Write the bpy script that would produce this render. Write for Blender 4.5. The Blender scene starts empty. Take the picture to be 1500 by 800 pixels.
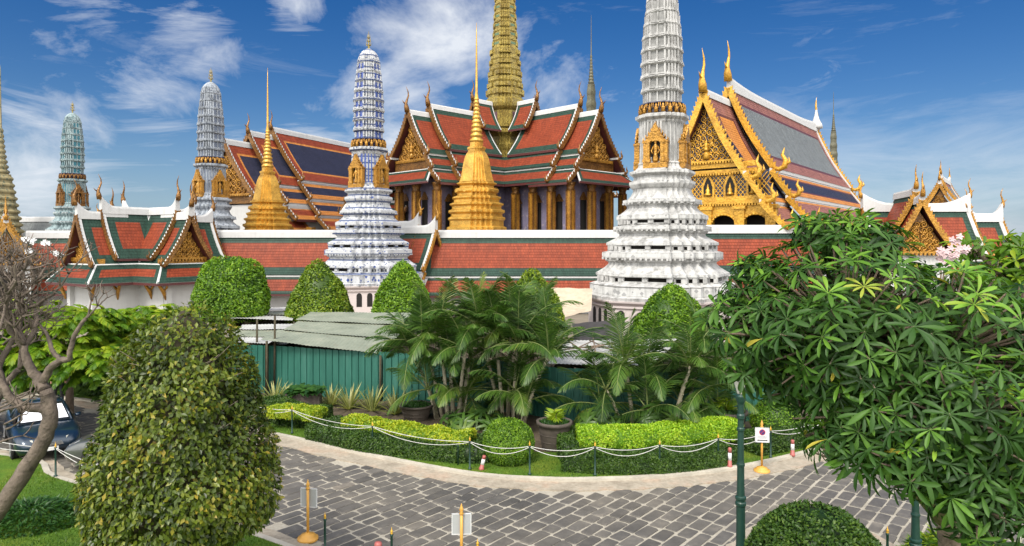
import bpy, math, random
import numpy as np
from mathutils import Vector, Matrix, noise as mnoise
from mathutils.geometry import tessellate_polygon

R = random.Random(7)
rng = np.random.default_rng(7)
S = bpy.context.scene
COL = S.collection
PI = math.pi
EYE = 6.6
FPX = 1000.0


def at(x, y, d):
    """world point seen at photo position (x, y) (1500x800) at depth d"""
    return Vector(((x - 750) / FPX * d, d, EYE - (y - 355) / FPX * d))


def onground(x, y, z=0.0):
    d = (EYE - z) * FPX / (y - 355)
    return Vector(((x - 750) / FPX * d, d, z))


# ------------------------------------------------------------------ camera
cam = bpy.data.cameras.new('Camera')
cam.sensor_width = 36
cam.lens = 24
cam.shift_y = -45 / 1500
cam.clip_start = 0.1
cam.clip_end = 6000
camo = bpy.data.objects.new('Camera', cam)
COL.objects.link(camo)
camo.location = (0, 0, EYE)
camo.rotation_euler = (PI / 2, 0, 0)
S.camera = camo

# ------------------------------------------------------------------ light
SUN_EL, SUN_AZ = math.radians(52), math.radians(205)      # azimuth clockwise from +Y
sun = bpy.data.lights.new('Sun', 'SUN')
sun.energy = 2.0
sun.angle = math.radians(16)
sun.color = (1.0, 0.94, 0.84)
suno = bpy.data.objects.new('Sun', sun)
COL.objects.link(suno)
sd = Vector((math.sin(SUN_AZ) * math.cos(SUN_EL), math.cos(SUN_AZ) * math.cos(SUN_EL), math.sin(SUN_EL)))
suno.rotation_euler = sd.to_track_quat('Z', 'Y').to_euler()
suno.location = (0, 0, 60)

S.view_settings.view_transform = 'Standard'
S.view_settings.look = 'None'
S.view_settings.exposure = 0.75
S.view_settings.gamma = 1
S.view_settings.use_curve_mapping = False

world = bpy.data.worlds.new('World')
S.world = world
world.use_nodes = True


def make_world():
    nt = world.node_tree
    N, L = nt.nodes, nt.links
    N.clear()
    out = N.new('ShaderNodeOutputWorld')
    bg = N.new('ShaderNodeBackground')
    bg.inputs[1].default_value = 0.12
    L.new(bg.outputs[0], out.inputs[0])
    sky = N.new('ShaderNodeTexSky')
    sky.sky_type = 'NISHITA'
    sky.sun_disc = False
    sky.sun_elevation = SUN_EL
    sky.sun_rotation = SUN_AZ
    sky.air_density = 1.0
    sky.dust_density = 0.3
    sky.ozone_density = 3.0
    hsv = N.new('ShaderNodeHueSaturation')
    hsv.inputs['Hue'].default_value = 0.512
    hsv.inputs['Saturation'].default_value = 1.42
    hsv.inputs['Value'].default_value = 0.44
    L.new(sky.outputs[0], hsv.inputs['Color'])
    tc = N.new('ShaderNodeTexCoord')
    nrm = N.new('ShaderNodeVectorMath')
    nrm.operation = 'NORMALIZE'
    L.new(tc.outputs['Generated'], nrm.inputs[0])
    d = nrm.outputs[0]

    def math_(op, a, b=None, c=None, clamp=False):
        m = N.new('ShaderNodeMath')
        m.operation = op
        m.use_clamp = clamp
        for i, v in enumerate((a, b, c)):
            if v is None:
                continue
            if isinstance(v, (int, float)):
                m.inputs[i].default_value = v
            else:
                L.new(v, m.inputs[i])
        return m.outputs[0]

    def blob(px, py, r, w, ax=1.0):
        c = Vector(((px - 750) / FPX, 1, -(py - 355) / FPX)).normalized()
        s = N.new('ShaderNodeVectorMath')
        s.operation = 'SUBTRACT'
        L.new(d, s.inputs[0])
        s.inputs[1].default_value = c
        m = N.new('ShaderNodeVectorMath')
        m.operation = 'MULTIPLY'
        L.new(s.outputs[0], m.inputs[0])
        m.inputs[1].default_value = (1 / ax, 1, 1)
        ln = N.new('ShaderNodeVectorMath')
        ln.operation = 'LENGTH'
        L.new(m.outputs[0], ln.inputs[0])
        mr = N.new('ShaderNodeMapRange')
        mr.interpolation_type = 'SMOOTHSTEP'
        mr.inputs['From Min'].default_value = 0
        mr.inputs['From Max'].default_value = r / FPX
        mr.inputs['To Min'].default_value = w
        mr.inputs['To Max'].default_value = 0
        L.new(ln.outputs['Value'], mr.inputs['Value'])
        return mr.outputs[0]

    def noisy(rot, scale, sc, detail, rough, dist):
        mp = N.new('ShaderNodeMapping')
        mp.inputs['Rotation'].default_value = rot
        mp.inputs['Scale'].default_value = scale
        L.new(d, mp.inputs['Vector'])
        n = N.new('ShaderNodeTexNoise')
        n.inputs['Scale'].default_value = sc
        n.inputs['Detail'].default_value = detail
        n.inputs['Roughness'].default_value = rough
        n.inputs['Distortion'].default_value = dist
        L.new(mp.outputs[0], n.inputs['Vector'])
        return n.outputs['Fac']

    n1 = noisy((0.2, 0.5, 0.3), (1, 1, 1.4), 4.2, 12, 0.62, 0.35)
    n2 = noisy((0.0, 0.6, 0.0), (1.0, 1, 3.6), 3.2, 10, 0.66, 0.9)
    n3 = noisy((0.1, -0.35, 0.2), (1.0, 1, 5.0), 3.0, 10, 0.68, 0.6)
    # puffy cloud behind the spires
    b1 = [blob(680, 60, 200, 0.36), blob(620, 170, 170, 0.36), blob(780, 120, 130, 0.28), blob(590, 250, 140, 0.28), blob(40, 240, 170, .24), blob(90, 40, 120, .17), blob(300, 60, 90, .24), blob(250, 130, 90, .25), blob(430, 5, 60, .27)]
    # wisps, left
    b2 = [blob(285, 70, 110, 0.27), blob(225, 130, 130, 0.26), blob(430, 15, 75, 0.24), blob(50, 200, 190, 0.20),
          blob(130, 30, 130, 0.17), blob(20, 290, 170, 0.32), blob(440, 215, 120, 0.14), blob(330, 200, 90, 0.12)]
    # thin streaks, right
    b3 = [blob(1200, 250, 230, 0.25, 1.5), blob(1440, 300, 210, 0.32, 1.3), blob(1300, 180, 200, 0.17, 1.5), blob(1420, 90, 180, 0.10, 1.5)]

    def summ(bs):
        a = bs[0]
        for b in bs[1:]:
            a = math_('MAXIMUM', a, b)
        return a

    c1 = math_('MULTIPLY', math_('SUBTRACT', math_('ADD', n1, summ(b1)), 0.66), 4.6, clamp=True)
    c2 = math_('MULTIPLY', math_('SUBTRACT', math_('ADD', n2, summ(b2)), 0.62), 4.0, clamp=True)
    c3 = math_('MULTIPLY', math_('SUBTRACT', math_('ADD', n3, summ(b3)), 0.58), 1.9, clamp=True)
    # unseen bright overcast, added behind the viewer for soft front fill
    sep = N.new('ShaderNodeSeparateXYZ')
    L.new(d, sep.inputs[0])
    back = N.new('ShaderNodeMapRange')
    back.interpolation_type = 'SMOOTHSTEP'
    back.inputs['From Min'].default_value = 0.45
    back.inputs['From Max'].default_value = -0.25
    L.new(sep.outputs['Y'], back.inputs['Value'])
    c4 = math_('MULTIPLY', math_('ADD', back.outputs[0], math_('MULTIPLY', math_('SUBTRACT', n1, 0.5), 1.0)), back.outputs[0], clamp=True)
    low = N.new('ShaderNodeMapRange')           # pale air low over the horizon
    low.interpolation_type = 'SMOOTHSTEP'
    low.inputs['From Min'].default_value = 0.20
    low.inputs['From Max'].default_value = -0.10
    low.inputs['To Max'].default_value = 0.85
    L.new(sep.outputs['Z'], low.inputs['Value'])
    dens = math_('MAXIMUM', math_('MAXIMUM', math_('MULTIPLY', c1, 0.92), math_('MULTIPLY', c2, 0.8)), math_('MULTIPLY', c3, 0.62))
    mix0 = N.new('ShaderNodeMix')
    mix0.data_type = 'RGBA'
    L.new(low.outputs[0], mix0.inputs['Factor'])
    L.new(hsv.outputs[0], mix0.inputs['A'])
    mix0.inputs['B'].default_value = (1.0, 1.75, 3.2, 1)
    mix = N.new('ShaderNodeMix')
    mix.data_type = 'RGBA'
    L.new(dens, mix.inputs['Factor'])
    L.new(mix0.outputs['Result'], mix.inputs['A'])
    mix.inputs['B'].default_value = (4.3, 4.5, 4.8, 1)
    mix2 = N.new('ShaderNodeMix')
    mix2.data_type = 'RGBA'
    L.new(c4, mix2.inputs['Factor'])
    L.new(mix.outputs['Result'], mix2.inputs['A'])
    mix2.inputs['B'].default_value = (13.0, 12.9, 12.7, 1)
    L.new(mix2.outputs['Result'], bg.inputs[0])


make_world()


# ------------------------------------------------------------------ object helpers
def thing(name, label, cat, loc=(0, 0, 0), rotz=0.0, group=None, scale=1.0):
    o = bpy.data.objects.new(name, None)
    COL.objects.link(o)
    o.empty_display_size = 0.3
    o.location = loc
    o.rotation_euler = (0, 0, rotz)
    o.scale = (scale, scale, scale)
    o['label'] = label
    o['category'] = cat
    if group:
        o['group'] = group
    return o


def tag(o, label, cat, group=None, kind=None):
    if label:
        o['label'] = label
        o['category'] = cat
    if group:
        o['group'] = group
    if kind:
        o['kind'] = kind
    return o


def dup(root, loc, rotz=None, label=None, swap=None, scale=None):
    """copy of a thing with copies of its parts and sub-parts; swap maps material to material"""
    def cp(o):
        c = o.copy()
        COL.objects.link(c)
        if swap and o.type == 'MESH' and any(m in swap for m in o.data.materials):
            c.data = o.data.copy()
            for i, m in enumerate(c.data.materials):
                if m in swap:
                    c.data.materials[i] = swap[m]
        return c
    r = cp(root)
    r.location = loc
    if rotz is not None:
        r.rotation_euler = (0, 0, rotz)
    if scale:
        r.scale = (scale,) * 3
    if label:
        r['label'] = label
    for ch in list(root.children):
        c = cp(ch)
        c.parent = r
        for g in list(ch.children):
            k = cp(g)
            k.parent = c
    return r


def face_dir(dx, dy):
    """z rotation that turns local +Y to the direction (dx, dy)"""
    return math.atan2(-dx, dy)


class MB:
    def __init__(self):
        self.v, self.f, self.m, self.s, self.uv = [], [], [], [], []

    def face(self, pts, m=0, uv=None, smooth=False):
        b = len(self.v)
        self.v.extend([tuple(p) for p in pts])
        self.f.append(tuple(range(b, b + len(pts))))
        self.m.append(m)
        self.s.append(smooth)
        self.uv.append(uv or [(0.0, 0.0)] * len(pts))

    def faces(self, verts, faces, m=0, smooth=False):
        b = len(self.v)
        self.v.extend([tuple(p) for p in verts])
        for f in faces:
            self.f.append(tuple(b + i for i in f))
            self.m.append(m)
            self.s.append(smooth)
            self.uv.append([(0.0, 0.0)] * len(f))

    def box(self, c, s, m=0, rz=0.0, taper=1.0):
        x, y, z = s[0] / 2, s[1] / 2, s[2] / 2
        ca, sa = math.cos(rz), math.sin(rz)
        vs = []
        for dz in (-z, z):
            t = 1.0 if dz < 0 else taper
            for dx, dy in ((-x, -y), (x, -y), (x, y), (-x, y)):
                dx, dy = dx * t, dy * t
                vs.append((c[0] + dx * ca - dy * sa, c[1] + dx * sa + dy * ca, c[2] + dz))
        self.faces(vs, [(3, 2, 1, 0), (4, 5, 6, 7), (0, 1, 5, 4), (1, 2, 6, 5), (2, 3, 7, 6), (3, 0, 4, 7)], m)

    def beam(self, p, q, w, h, m=0, up=(0, 0, 1)):
        """box from p to q; h measured along up (made square to the beam), w across"""
        p, q = Vector(p), Vector(q)
        d = (q - p).normalized()
        up = Vector(up)
        side = d.cross(up)
        if side.length < 1e-4:
            side = d.cross(Vector((1, 0, 0)))
        side.normalize()
        up = side.cross(d).normalized()
        vs = []
        for e in (p, q):
            for a, b in ((-1, -1), (1, -1), (1, 1), (-1, 1)):
                vs.append(e + side * (a * w / 2) + up * (b * h / 2))
        self.faces(vs, [(0, 1, 2, 3), (7, 6, 5, 4), (0, 4, 5, 1), (1, 5, 6, 2), (2, 6, 7, 3), (3, 7, 4, 0)], m)

    def tube(self, pts, radii, n=6, m=0, cap=True, smooth=True):
        pts = [Vector(p) for p in pts]
        if isinstance(radii, (int, float)):
            radii = [radii] * len(pts)
        vs = []
        ref = None
        for i, p in enumerate(pts):
            a = pts[max(i - 1, 0)]
            b = pts[min(i + 1, len(pts) - 1)]
            t = (b - a)
            if t.length < 1e-9:
                t = Vector((0, 0, 1))
            t.normalize()
            if ref is None:
                ref = Vector((0, 1, 0)) if abs(t.y) < 0.9 else Vector((1, 0, 0))
            x = (ref - t * ref.dot(t))
            if x.length < 1e-6:
                x = t.orthogonal()
            x.normalize()
            ref = x
            y = t.cross(x)
            for k in range(n):
                a_ = 2 * PI * k / n
                vs.append(p + (x * math.cos(a_) + y * math.sin(a_)) * radii[i])
        fs = []
        for i in range(len(pts) - 1):
            for k in range(n):
                k2 = (k + 1) % n
                fs.append((i * n + k, i * n + k2, (i + 1) * n + k2, (i + 1) * n + k))
        if cap:
            fs.append(tuple(range(n))[::-1])
            fs.append(tuple((len(pts) - 1) * n + k for k in range(n)))
        self.faces(vs, fs, m, smooth)

    def loft(self, rings, m=0, smooth=False, cap=True):
        n = len(rings[0])
        vs = [p for r in rings for p in r]
        fs = []
        for i in range(len(rings) - 1):
            for k in range(n):
                k2 = (k + 1) % n
                fs.append((i * n + k, i * n + k2, (i + 1) * n + k2, (i + 1) * n + k))
        if cap:
            fs.append(tuple(range(n))[::-1])
            fs.append(tuple((len(rings) - 1) * n + k for k in range(n)))
        self.faces(vs, fs, m, smooth)

    def lathe(self, prof, n=16, m=0, c=(0, 0, 0), smooth=True):
        """prof: list of (radius, z)"""
        self.loft([[(c[0] + r * math.cos(2 * PI * k / n), c[1] + r * math.sin(2 * PI * k / n), c[2] + z) for k in range(n)]
                   for r, z in prof], m, smooth)

    def prism(self, poly, y0, y1, m=0):
        """poly in the xz plane extruded from y0 to y1"""
        n = len(poly)
        vs = [(x, y0, z) for x, z in poly] + [(x, y1, z) for x, z in poly]
        fs = [tuple(range(n)), tuple(range(2 * n - 1, n - 1, -1))]
        for k in range(n):
            k2 = (k + 1) % n
            fs.append((k, k + n, k2 + n, k2))
        self.faces(vs, fs, m)

    def sheet(self, tl, tr, bl, br, bands, field, th=0.1, sag=0.0, nv=1):
        """roof slope with nested coloured borders; bands = [(width, material)]"""
        tl, tr, bl, br = map(Vector, (tl, tr, bl, br))
        W = ((tr - tl).length + (br - bl).length) / 2
        H = ((bl - tl).length + (br - tr).length) / 2
        cum = []
        a = 0
        for w, _ in bands:
            a += w
            cum.append(a)
        lim = 0.47
        us = sorted(set([0, 1] + [min(c / W, lim) for c in cum] + [1 - min(c / W, lim) for c in cum]))
        vs_ = sorted(set([0, 1] + [min(c / H, lim) for c in cum] + [1 - min(c / H, lim) for c in cum]))
        if nv > 1:
            vs_ = sorted(set(vs_ + [i / nv for i in range(1, nv)]))
        nrm = (tr - tl).cross(bl - tl).normalized()
        if nrm.z < 0:
            nrm = -nrm

        def pt(u, v, off):
            p = tl.lerp(tr, u).lerp(bl.lerp(br, u), v)
            return p - nrm * (sag * math.sin(PI * v) + off)
        nu = len(us)
        top = [pt(u, v, 0) for v in vs_ for u in us]
        bot = [pt(u, v, th) for v in vs_ for u in us]
        b = len(self.v)
        self.v.extend([tuple(p) for p in top + bot])
        k = len(top)
        flip = ((tr - tl).cross(bl - tl)).z < 0
        for j in range(len(vs_) - 1):
            for i in range(nu - 1):
                uc, vc = (us[i] + us[i + 1]) / 2, (vs_[j] + vs_[j + 1]) / 2
                dd = min(min(uc, 1 - uc) * W, min(vc, 1 - vc) * H)
                mat = field
                for c, (_, bm) in zip(cum, bands):
                    if dd < c - 1e-6:
                        if bm == 2 and dd == (1 - vc) * H and len(bands) > 1:
                            continue
                        mat = bm
                        break
                q = (j * nu + i, j * nu + i + 1, (j + 1) * nu + i + 1, (j + 1) * nu + i)
                uv = [(us[i] * W, -vs_[j] * H), (us[i + 1] * W, -vs_[j] * H), (us[i + 1] * W, -vs_[j + 1] * H), (us[i] * W, -vs_[j + 1] * H)]
                q2 = tuple(b + x for x in q)
                q3 = tuple(b + k + x for x in q)
                if flip:
                    q2 = q2[::-1]
                    uv = uv[::-1]
                else:
                    q3 = q3[::-1]
                self.f.append(q2)
                self.m.append(mat)
                self.s.append(False)
                self.uv.append(uv)
                self.f.append(q3)
                self.m.append(3)
                self.s.append(False)
                self.uv.append([(0.0, 0.0)] * 4)
        rim = [(i, i + 1) for i in range(nu - 1)] + [((len(vs_) - 1) * nu + i, (len(vs_) - 1) * nu + i + 1) for i in range(nu - 1)]
        rim += [(j * nu, (j + 1) * nu) for j in range(len(vs_) - 1)] + [(j * nu + nu - 1, (j + 1) * nu + nu - 1) for j in range(len(vs_) - 1)]
        em = bands[0][1] if bands else field
        for i, j in rim:
            self.f.append((b + i, b + j, b + k + j, b + k + i))
            self.m.append(em)
            self.s.append(False)
            self.uv.append([(0.0, 0.0)] * 4)

    def build(self, name, mats, parent=None, loc=None):
        me = bpy.data.meshes.new(name)
        me.from_pydata(self.v, [], self.f)
        for mt in (mats if isinstance(mats, (list, tuple)) else [mats]):
            me.materials.append(mt)
        me.polygons.foreach_set('material_index', self.m)
        me.polygons.foreach_set('use_smooth', self.s)
        ul = me.uv_layers.new(name='UVMap')
        flat = [c for f in self.uv for p in f for c in p]
        ul.data.foreach_set('uv', flat)
        me.update()
        o = bpy.data.objects.new(name, me)
        COL.objects.link(o)
        if parent is not None:
            o.parent = parent
        if loc is not None:
            o.location = loc
        return o


# ------------------------------------------------------------------ materials
def lin(c):
    return tuple(((v / 255) / 12.92 if v / 255 <= 0.04045 else ((v / 255 + 0.055) / 1.055) ** 2.4) for v in c)


class NT:
    def __init__(self, name):
        self.mat = bpy.data.materials.new(name)
        self.mat.use_nodes = True
        self.nt = self.mat.node_tree
        self.N, self.L = self.nt.nodes, self.nt.links
        self.b = self.N['Principled BSDF']

    def n(self, t, **kw):
        x = self.N.new('ShaderNode' + t)
        for k, v in kw.items():
            if k in x.inputs:
                x.inputs[k].default_value = v
            else:
                setattr(x, k, v)
        return x

    def ln(self, a, b):
        self.L.new(a, b)

    def ramp(self, fac, stops, interp='LINEAR'):
        r = self.n('ValToRGB')
        cr = r.color_ramp
        cr.interpolation = interp
        while len(cr.elements) < len(stops):
            cr.elements.new(0.5)
        for e, (p, c) in zip(cr.elements, stops):
            e.position = p
            e.color = (*c, 1) if len(c) == 3 else c
        if fac is not None:
            self.ln(fac, r.inputs[0])
        return r.outputs[0]

    def mixc(self, fac, a, b, mode='MIX'):
        m = self.n('Mix', data_type='RGBA', blend_type=mode)
        for k, v in (('Factor', fac), ('A', a), ('B', b)):
            if isinstance(v, (int, float)):
                m.inputs[k].default_value = v
            elif isinstance(v, tuple):
                m.inputs[k].default_value = (*v, 1) if len(v) == 3 else v
            else:
                self.ln(v, m.inputs[k])
        return m.outputs['Result']

    def math(self, op, a, b=0.0, clamp=False):
        m = self.n('Math', operation=op, use_clamp=clamp)
        for i, v in enumerate((a, b)):
            if isinstance(v, (int, float)):
                m.inputs[i].default_value = v
            else:
                self.ln(v, m.inputs[i])
        return m.outputs[0]

    def coord(self, which='Object'):
        return self.n('TexCoord').outputs[which]

    def noise(self, vec, scale, detail=4, rough=0.55, dist=0.0):
        x = self.n('TexNoise', Scale=scale, Detail=detail, Roughness=rough, Distortion=dist)
        if vec is not None:
            self.ln(vec, x.inputs['Vector'])
        return x.outputs['Fac']

    def bump(self, h, strength=0.3, dist=0.02):
        x = self.n('Bump', Strength=strength, Distance=dist)
        self.ln(h, x.inputs['Height'])
        self.ln(x.outputs[0], self.b.inputs['Normal'])

    def base(self, c):
        if isinstance(c, tuple):
            self.b.inputs['Base Color'].default_value = (*c, 1)
        else:
            self.ln(c, self.b.inputs['Base Color'])

    def set(self, rough=0.6, metal=0.0, spec=0.5):
        self.b.inputs['Roughness'].default_value = rough
        self.b.inputs['Metallic'].default_value = metal
        self.b.inputs['Specular IOR Level'].default_value = spec


def plain(name, c, rough=0.6, metal=0.0, var=0.15, scale=3.0, bump=0.0, bscale=20.0, spec=0.5):
    t = NT(name)
    co = t.coord()
    n = t.noise(co, scale, 5, 0.6)
    t.base(t.ramp(n, [(0.25, tuple(v * (1 - var) for v in c)), (0.75, tuple(min(1, v * (1 + var)) for v in c))]))
    t.set(rough, metal, spec)
    if bump:
        t.bump(t.noise(co, bscale, 4), bump, 0.03)
    return t.mat


def tile(name, c, c2, rough=0.55, w=0.24, h=0.30):
    """glazed roof tiles, laid in courses along the slope (UV in metres)"""
    t = NT(name)
    uv = t.coord('UV')
    br = t.n('TexBrick', Scale=1.0)
    br.inputs['Mortar Size'].default_value = 0.02
    br.inputs['Mortar Smooth'].default_value = 0.6
    br.inputs['Brick Width'].default_value = w
    br.inputs['Row Height'].default_value = h
    br.inputs['Color1'].default_value = (*c, 1)
    br.inputs['Color2'].default_value = (*c2, 1)
    br.inputs['Mortar'].default_value = (*[v * 0.62 for v in c], 1)
    t.ln(uv, br.inputs['Vector'])
    n = t.noise(t.coord(), 0.9, 6, 0.65)
    st = t.ramp(n, [(0.3, (0.80, 0.79, 0.78)), (0.6, (1.05, 1.05, 1.05))])
    streak = t.n('Mapping')
    streak.inputs['Scale'].default_value = (3.5, 0.25, 1)
    t.ln(uv, streak.inputs['Vector'])
    n2 = t.noise(streak.outputs[0], 1.6, 4, 0.6)
    st2 = t.ramp(n2, [(0.35, (0.8, 0.8, 0.8)), (0.6, (1.04, 1.04, 1.04))])
    t.base(t.mixc(1.0, t.mixc(1.0, br.outputs['Color'], st, 'MULTIPLY'), st2, 'MULTIPLY'))
    sep = t.n('SeparateXYZ')
    t.ln(uv, sep.inputs[0])
    saw = t.math('FRACT', t.math('DIVIDE', sep.outputs['Y'], h))
    hh = t.math('ADD', t.math('MULTIPLY', saw, -0.8), t.math('MULTIPLY', br.outputs['Fac'], -0.6))
    t.bump(hh, 0.8, 0.05)
    t.set(rough, 0, 0.28)
    return t.mat


def gold(name, c, metal=0.35, rough=0.38, bscale=9.0, bump=0.5, dark=0.55):
    t = NT(name)
    co = t.coord()
    v = t.n('TexVoronoi', Scale=bscale)
    t.ln(co, v.inputs['Vector'])
    n = t.noise(co, bscale * 0.4, 5, 0.6)
    f = t.math('ADD', t.math('MULTIPLY', v.outputs['Distance'], 0.7), t.math('MULTIPLY', n, 0.5))
    g_ = t.ramp(f, [(0.25, c), (0.75, tuple(x * dark for x in c))])
    w_ = t.noise(co, .8, 6, .7)
    t.base(t.mixc(1.0, g_, t.ramp(w_, [(.35, (.62, .58, .55)), (.55, (1, 1, 1)), (.75, (1.1, 1.12, 1.15))]), 'MULTIPLY'))
    t.set(rough, metal, 0.5)
    t.bump(v.outputs['Distance'], bump, 0.05)
    return t.mat


def plaster(name, c, stain=(0.30, 0.30, 0.29), amount=0.5, pattern=None, pscale=2.0, lo=0.47, hi=0.66, hband=None):
    """white-wash with grey weathering; pattern = colour of a small inlay over it"""
    t = NT(name)
    co = t.coord()
    n = t.noise(co, 1.3, 8, 0.68)
    mp = t.n('Mapping')
    mp.inputs['Scale'].default_value = (2.2, 2.2, 0.35)
    t.ln(co, mp.inputs['Vector'])
    n2 = t.noise(mp.outputs[0], 1.6, 6, 0.62)
    m = t.math('MULTIPLY', t.math('ADD', n, n2), 0.5)
    f = t.ramp(m, [(lo, (0, 0, 0)), (hi, (amount,) * 3)])
    col = c
    if pattern:
        w = t.n('TexVoronoi', Scale=pscale)
        w.distance = 'MANHATTAN'
        t.ln(co, w.inputs['Vector'])
        col = t.ramp(w.outputs['Distance'], [(0.0, pattern), (0.30, pattern), (0.40, c), (1, c)], 'CONSTANT')
    if hband:
        sp = t.n('SeparateXYZ')
        t.ln(co, sp.inputs[0])
        fr = t.math('FRACT', t.math('DIVIDE', sp.outputs['Z'], hband[1]))
        k_ = t.ramp(fr, [(0.0, (1, 1, 1)), (hband[2], (0, 0, 0))], 'CONSTANT')
        col = t.mixc(k_, col if not isinstance(col, tuple) else col, hband[0])
    t.base(t.mixc(f, col, stain))
    t.set(0.75, 0, 0.3)
    t.bump(t.noise(co, 9, 5), 0.25, 0.04)
    return t.mat


def leafmat(name, cols, rough=0.45, trans=0.3, spec=0.4):
    """foliage: colour picked per leaf from the attribute rnd"""
    t = NT(name)
    a = t.n('Attribute')
    a.attribute_name = 'rnd'
    n = len(cols)
    c = t.ramp(a.outputs['Fac'], [(i / (n - 1), col) for i, col in enumerate(cols)])
    t.base(c)
    t.set(rough, 0, spec)
    tr = t.n('BsdfTranslucent')
    cc = t.mixc(1.0, c, (1.25, 1.35, 0.55), 'MULTIPLY')
    t.ln(cc, tr.inputs['Color'])
    mx = t.n('MixShader')
    mx.inputs[0].default_value = trans
    t.ln(t.b.outputs[0], mx.inputs[1])
    t.ln(tr.outputs[0], mx.inputs[2])
    t.ln(mx.outputs[0], t.N['Material Output'].inputs['Surface'])
    return t.mat


RED, RED2 = (0.27, 0.050, 0.019), (0.205, 0.036, 0.014)
M = {}
M['red'] = tile('red_tile', RED, RED2)
M['green'] = tile('green_tile', (0.024, 0.060, 0.043), (0.017, 0.045, 0.032))
M['white'] = plaster('white_plaster', (0.53, 0.53, 0.525), amount=0.35)
M['maroon'] = plain('maroon_timber', (0.085, 0.022, 0.022), 0.5)
M['blue'] = tile('blue_tile', (0.026, 0.028, 0.058), (0.020, 0.022, 0.046))
M['orange'] = tile('orange_tile', (0.55, 0.22, 0.05), (0.48, 0.18, 0.04))
M['slate'] = tile('grey_tile', (0.185, 0.20, 0.20), (0.15, 0.162, 0.163), w=0.3, h=0.22)
M['pink'] = tile('faded_red_tile', (0.29, 0.12, 0.095), (0.24, 0.095, 0.075))
ROOF = [M['red'], M['green'], M['white'], M['maroon'], M['blue'], M['orange'], M['slate'], M['pink']]
TR, TG, TW, TM, TB, TO, TS, TP = range(8)
M['gold'] = gold('gilt_carving', (0.62, 0.31, 0.045))
M['gold_bright'] = gold('bright_gilt', (0.78, 0.43, 0.05), bscale=5.0, dark=0.7)
M['gold_dark'] = gold('dark_gilt', (0.36, 0.17, 0.04), dark=0.4, bscale=7)
M['gold_leaf'] = gold('gold_leaf_mosaic', (0.82, 0.48, 0.09), metal=0.45, rough=0.36, bscale=7.0, bump=0.3, dark=0.68)
M['olive_gold'] = gold('yellow_green_mosaic', (0.56, 0.43, 0.11), metal=0.2, rough=0.45, bscale=6, dark=0.4)
M['navy'] = plain('navy_glass_ground', (0.022, 0.022, 0.05), 0.25, var=0.3)
M['dark'] = plain('dark_opening', (0.012, 0.010, 0.009), 0.9)
M['prang_white'] = plaster('weathered_whitewash', (0.46, 0.455, 0.445), (0.15, 0.15, 0.145), amount=0.85, lo=.45, hi=.62)
M['prang_pink'] = plaster('pinkish_plaster', (0.54, 0.47, 0.455), amount=0.2)
M['wall_white'] = plaster('wall_whitewash', (0.52, 0.52, 0.51), amount=0.25)
M['violet'] = plaster('violet_mosaic_wall', (0.20, 0.18, 0.27), (0.08, 0.075, 0.10), 0.5, (0.30, 0.26, 0.31), 2.2)
M['trunk'] = plain('bark', (0.17, 0.125, 0.09), 0.85, var=0.45, scale=9, bump=0.7, bscale=22)
M['twig'] = plain('twig_brown', (0.055, 0.045, 0.025), 0.9, var=0.4, scale=8)
M['palm_stem'] = plain('palm_stem', (0.30, 0.27, 0.19), 0.7, var=0.35, scale=7, bump=0.3, bscale=16)
M['concrete'] = plain('concrete', (0.42, 0.385, 0.32), 0.85, var=0.28, scale=1.6, bump=0.3, bscale=18)
M['pot'] = plain('dark_clay', (0.075, 0.060, 0.048), 0.75, var=0.4, scale=4, bump=0.2)
M['post_green'] = plain('green_paint', (0.012, 0.042, 0.032), 0.4, var=0.25)
M['yellow_gold'] = plain('gold_paint', (0.68, 0.38, 0.05), 0.35, 0.4, var=0.1)
M['amber_paint'] = plain('amber_paint', (0.58, 0.30, 0.055), 0.45, var=0.15)
M['white_paint'] = plain('white_paint', (0.62, 0.62, 0.62), 0.5, var=0.05)
M['red_paint'] = plain('red_paint', (0.36, 0.10, 0.09), 0.5, var=0.15)
M['rope'] = plain('white_rope', (0.55, 0.54, 0.52), 0.8, var=0.1)
M['soil'] = plain('soil', (0.075, 0.055, 0.035), 0.95, var=0.4, scale=5, bump=0.5)

# ================================================================== temple kit
_q = [(1, .42), (.87, .42), (.87, .6), (.74, .6), (.74, .74), (.6, .74), (.6, .87), (.42, .87), (.42, 1)]
UNIT = []
for _k in range(4):
    _a = _k * PI / 2
    UNIT += [(x * math.cos(_a) - y * math.sin(_a), x * math.sin(_a) + y * math.cos(_a)) for x, y in _q]


def ring(r, z, c=(0, 0)):
    return [(c[0] + x * r, c[1] + y * r, z) for x, y in UNIT]


def redent(mb, prof, m=0, c=(0, 0)):
    """stack of indented-square rings; prof = [(r, z)], bottom to top"""
    mb.loft([ring(r, z, c) for r, z in prof], m)


def posts_round(mb, r, z0, z1, w, gap, m=0, c=(0, 0)):
    """small uprights all along the indented outline"""
    pts = ring(r, 0, c)
    n = len(pts)
    for i in range(n):
        a, b = Vector(pts[i]), Vector(pts[(i + 1) % n])
        L = (b - a).length
        k = max(1, int(L / gap))
        for j in range(k):
            p = a.lerp(b, (j + 0.5) / k if k > 1 else 0.0)
            rz = math.atan2((b - a).y, (b - a).x)
            mb.box((p.x, p.y, (z0 + z1) / 2), (w, w, z1 - z0), m, rz)


def arch_poly(w, h, n=8):
    """arched opening outline in xz, base centred on the origin"""
    r = w / 2
    pts = [(-r, 0), (r, 0), (r, h - r)]
    for i in range(1, n):
        a = PI * i / n
        pts.append((r * math.cos(a), h - r + r * 1.15 * math.sin(a)))
    pts.append((-r, h - r))
    return pts


def xf(mb, mat):
    mb.v = [tuple(mat @ Vector(p)) for p in mb.v]
    return mb


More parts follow.
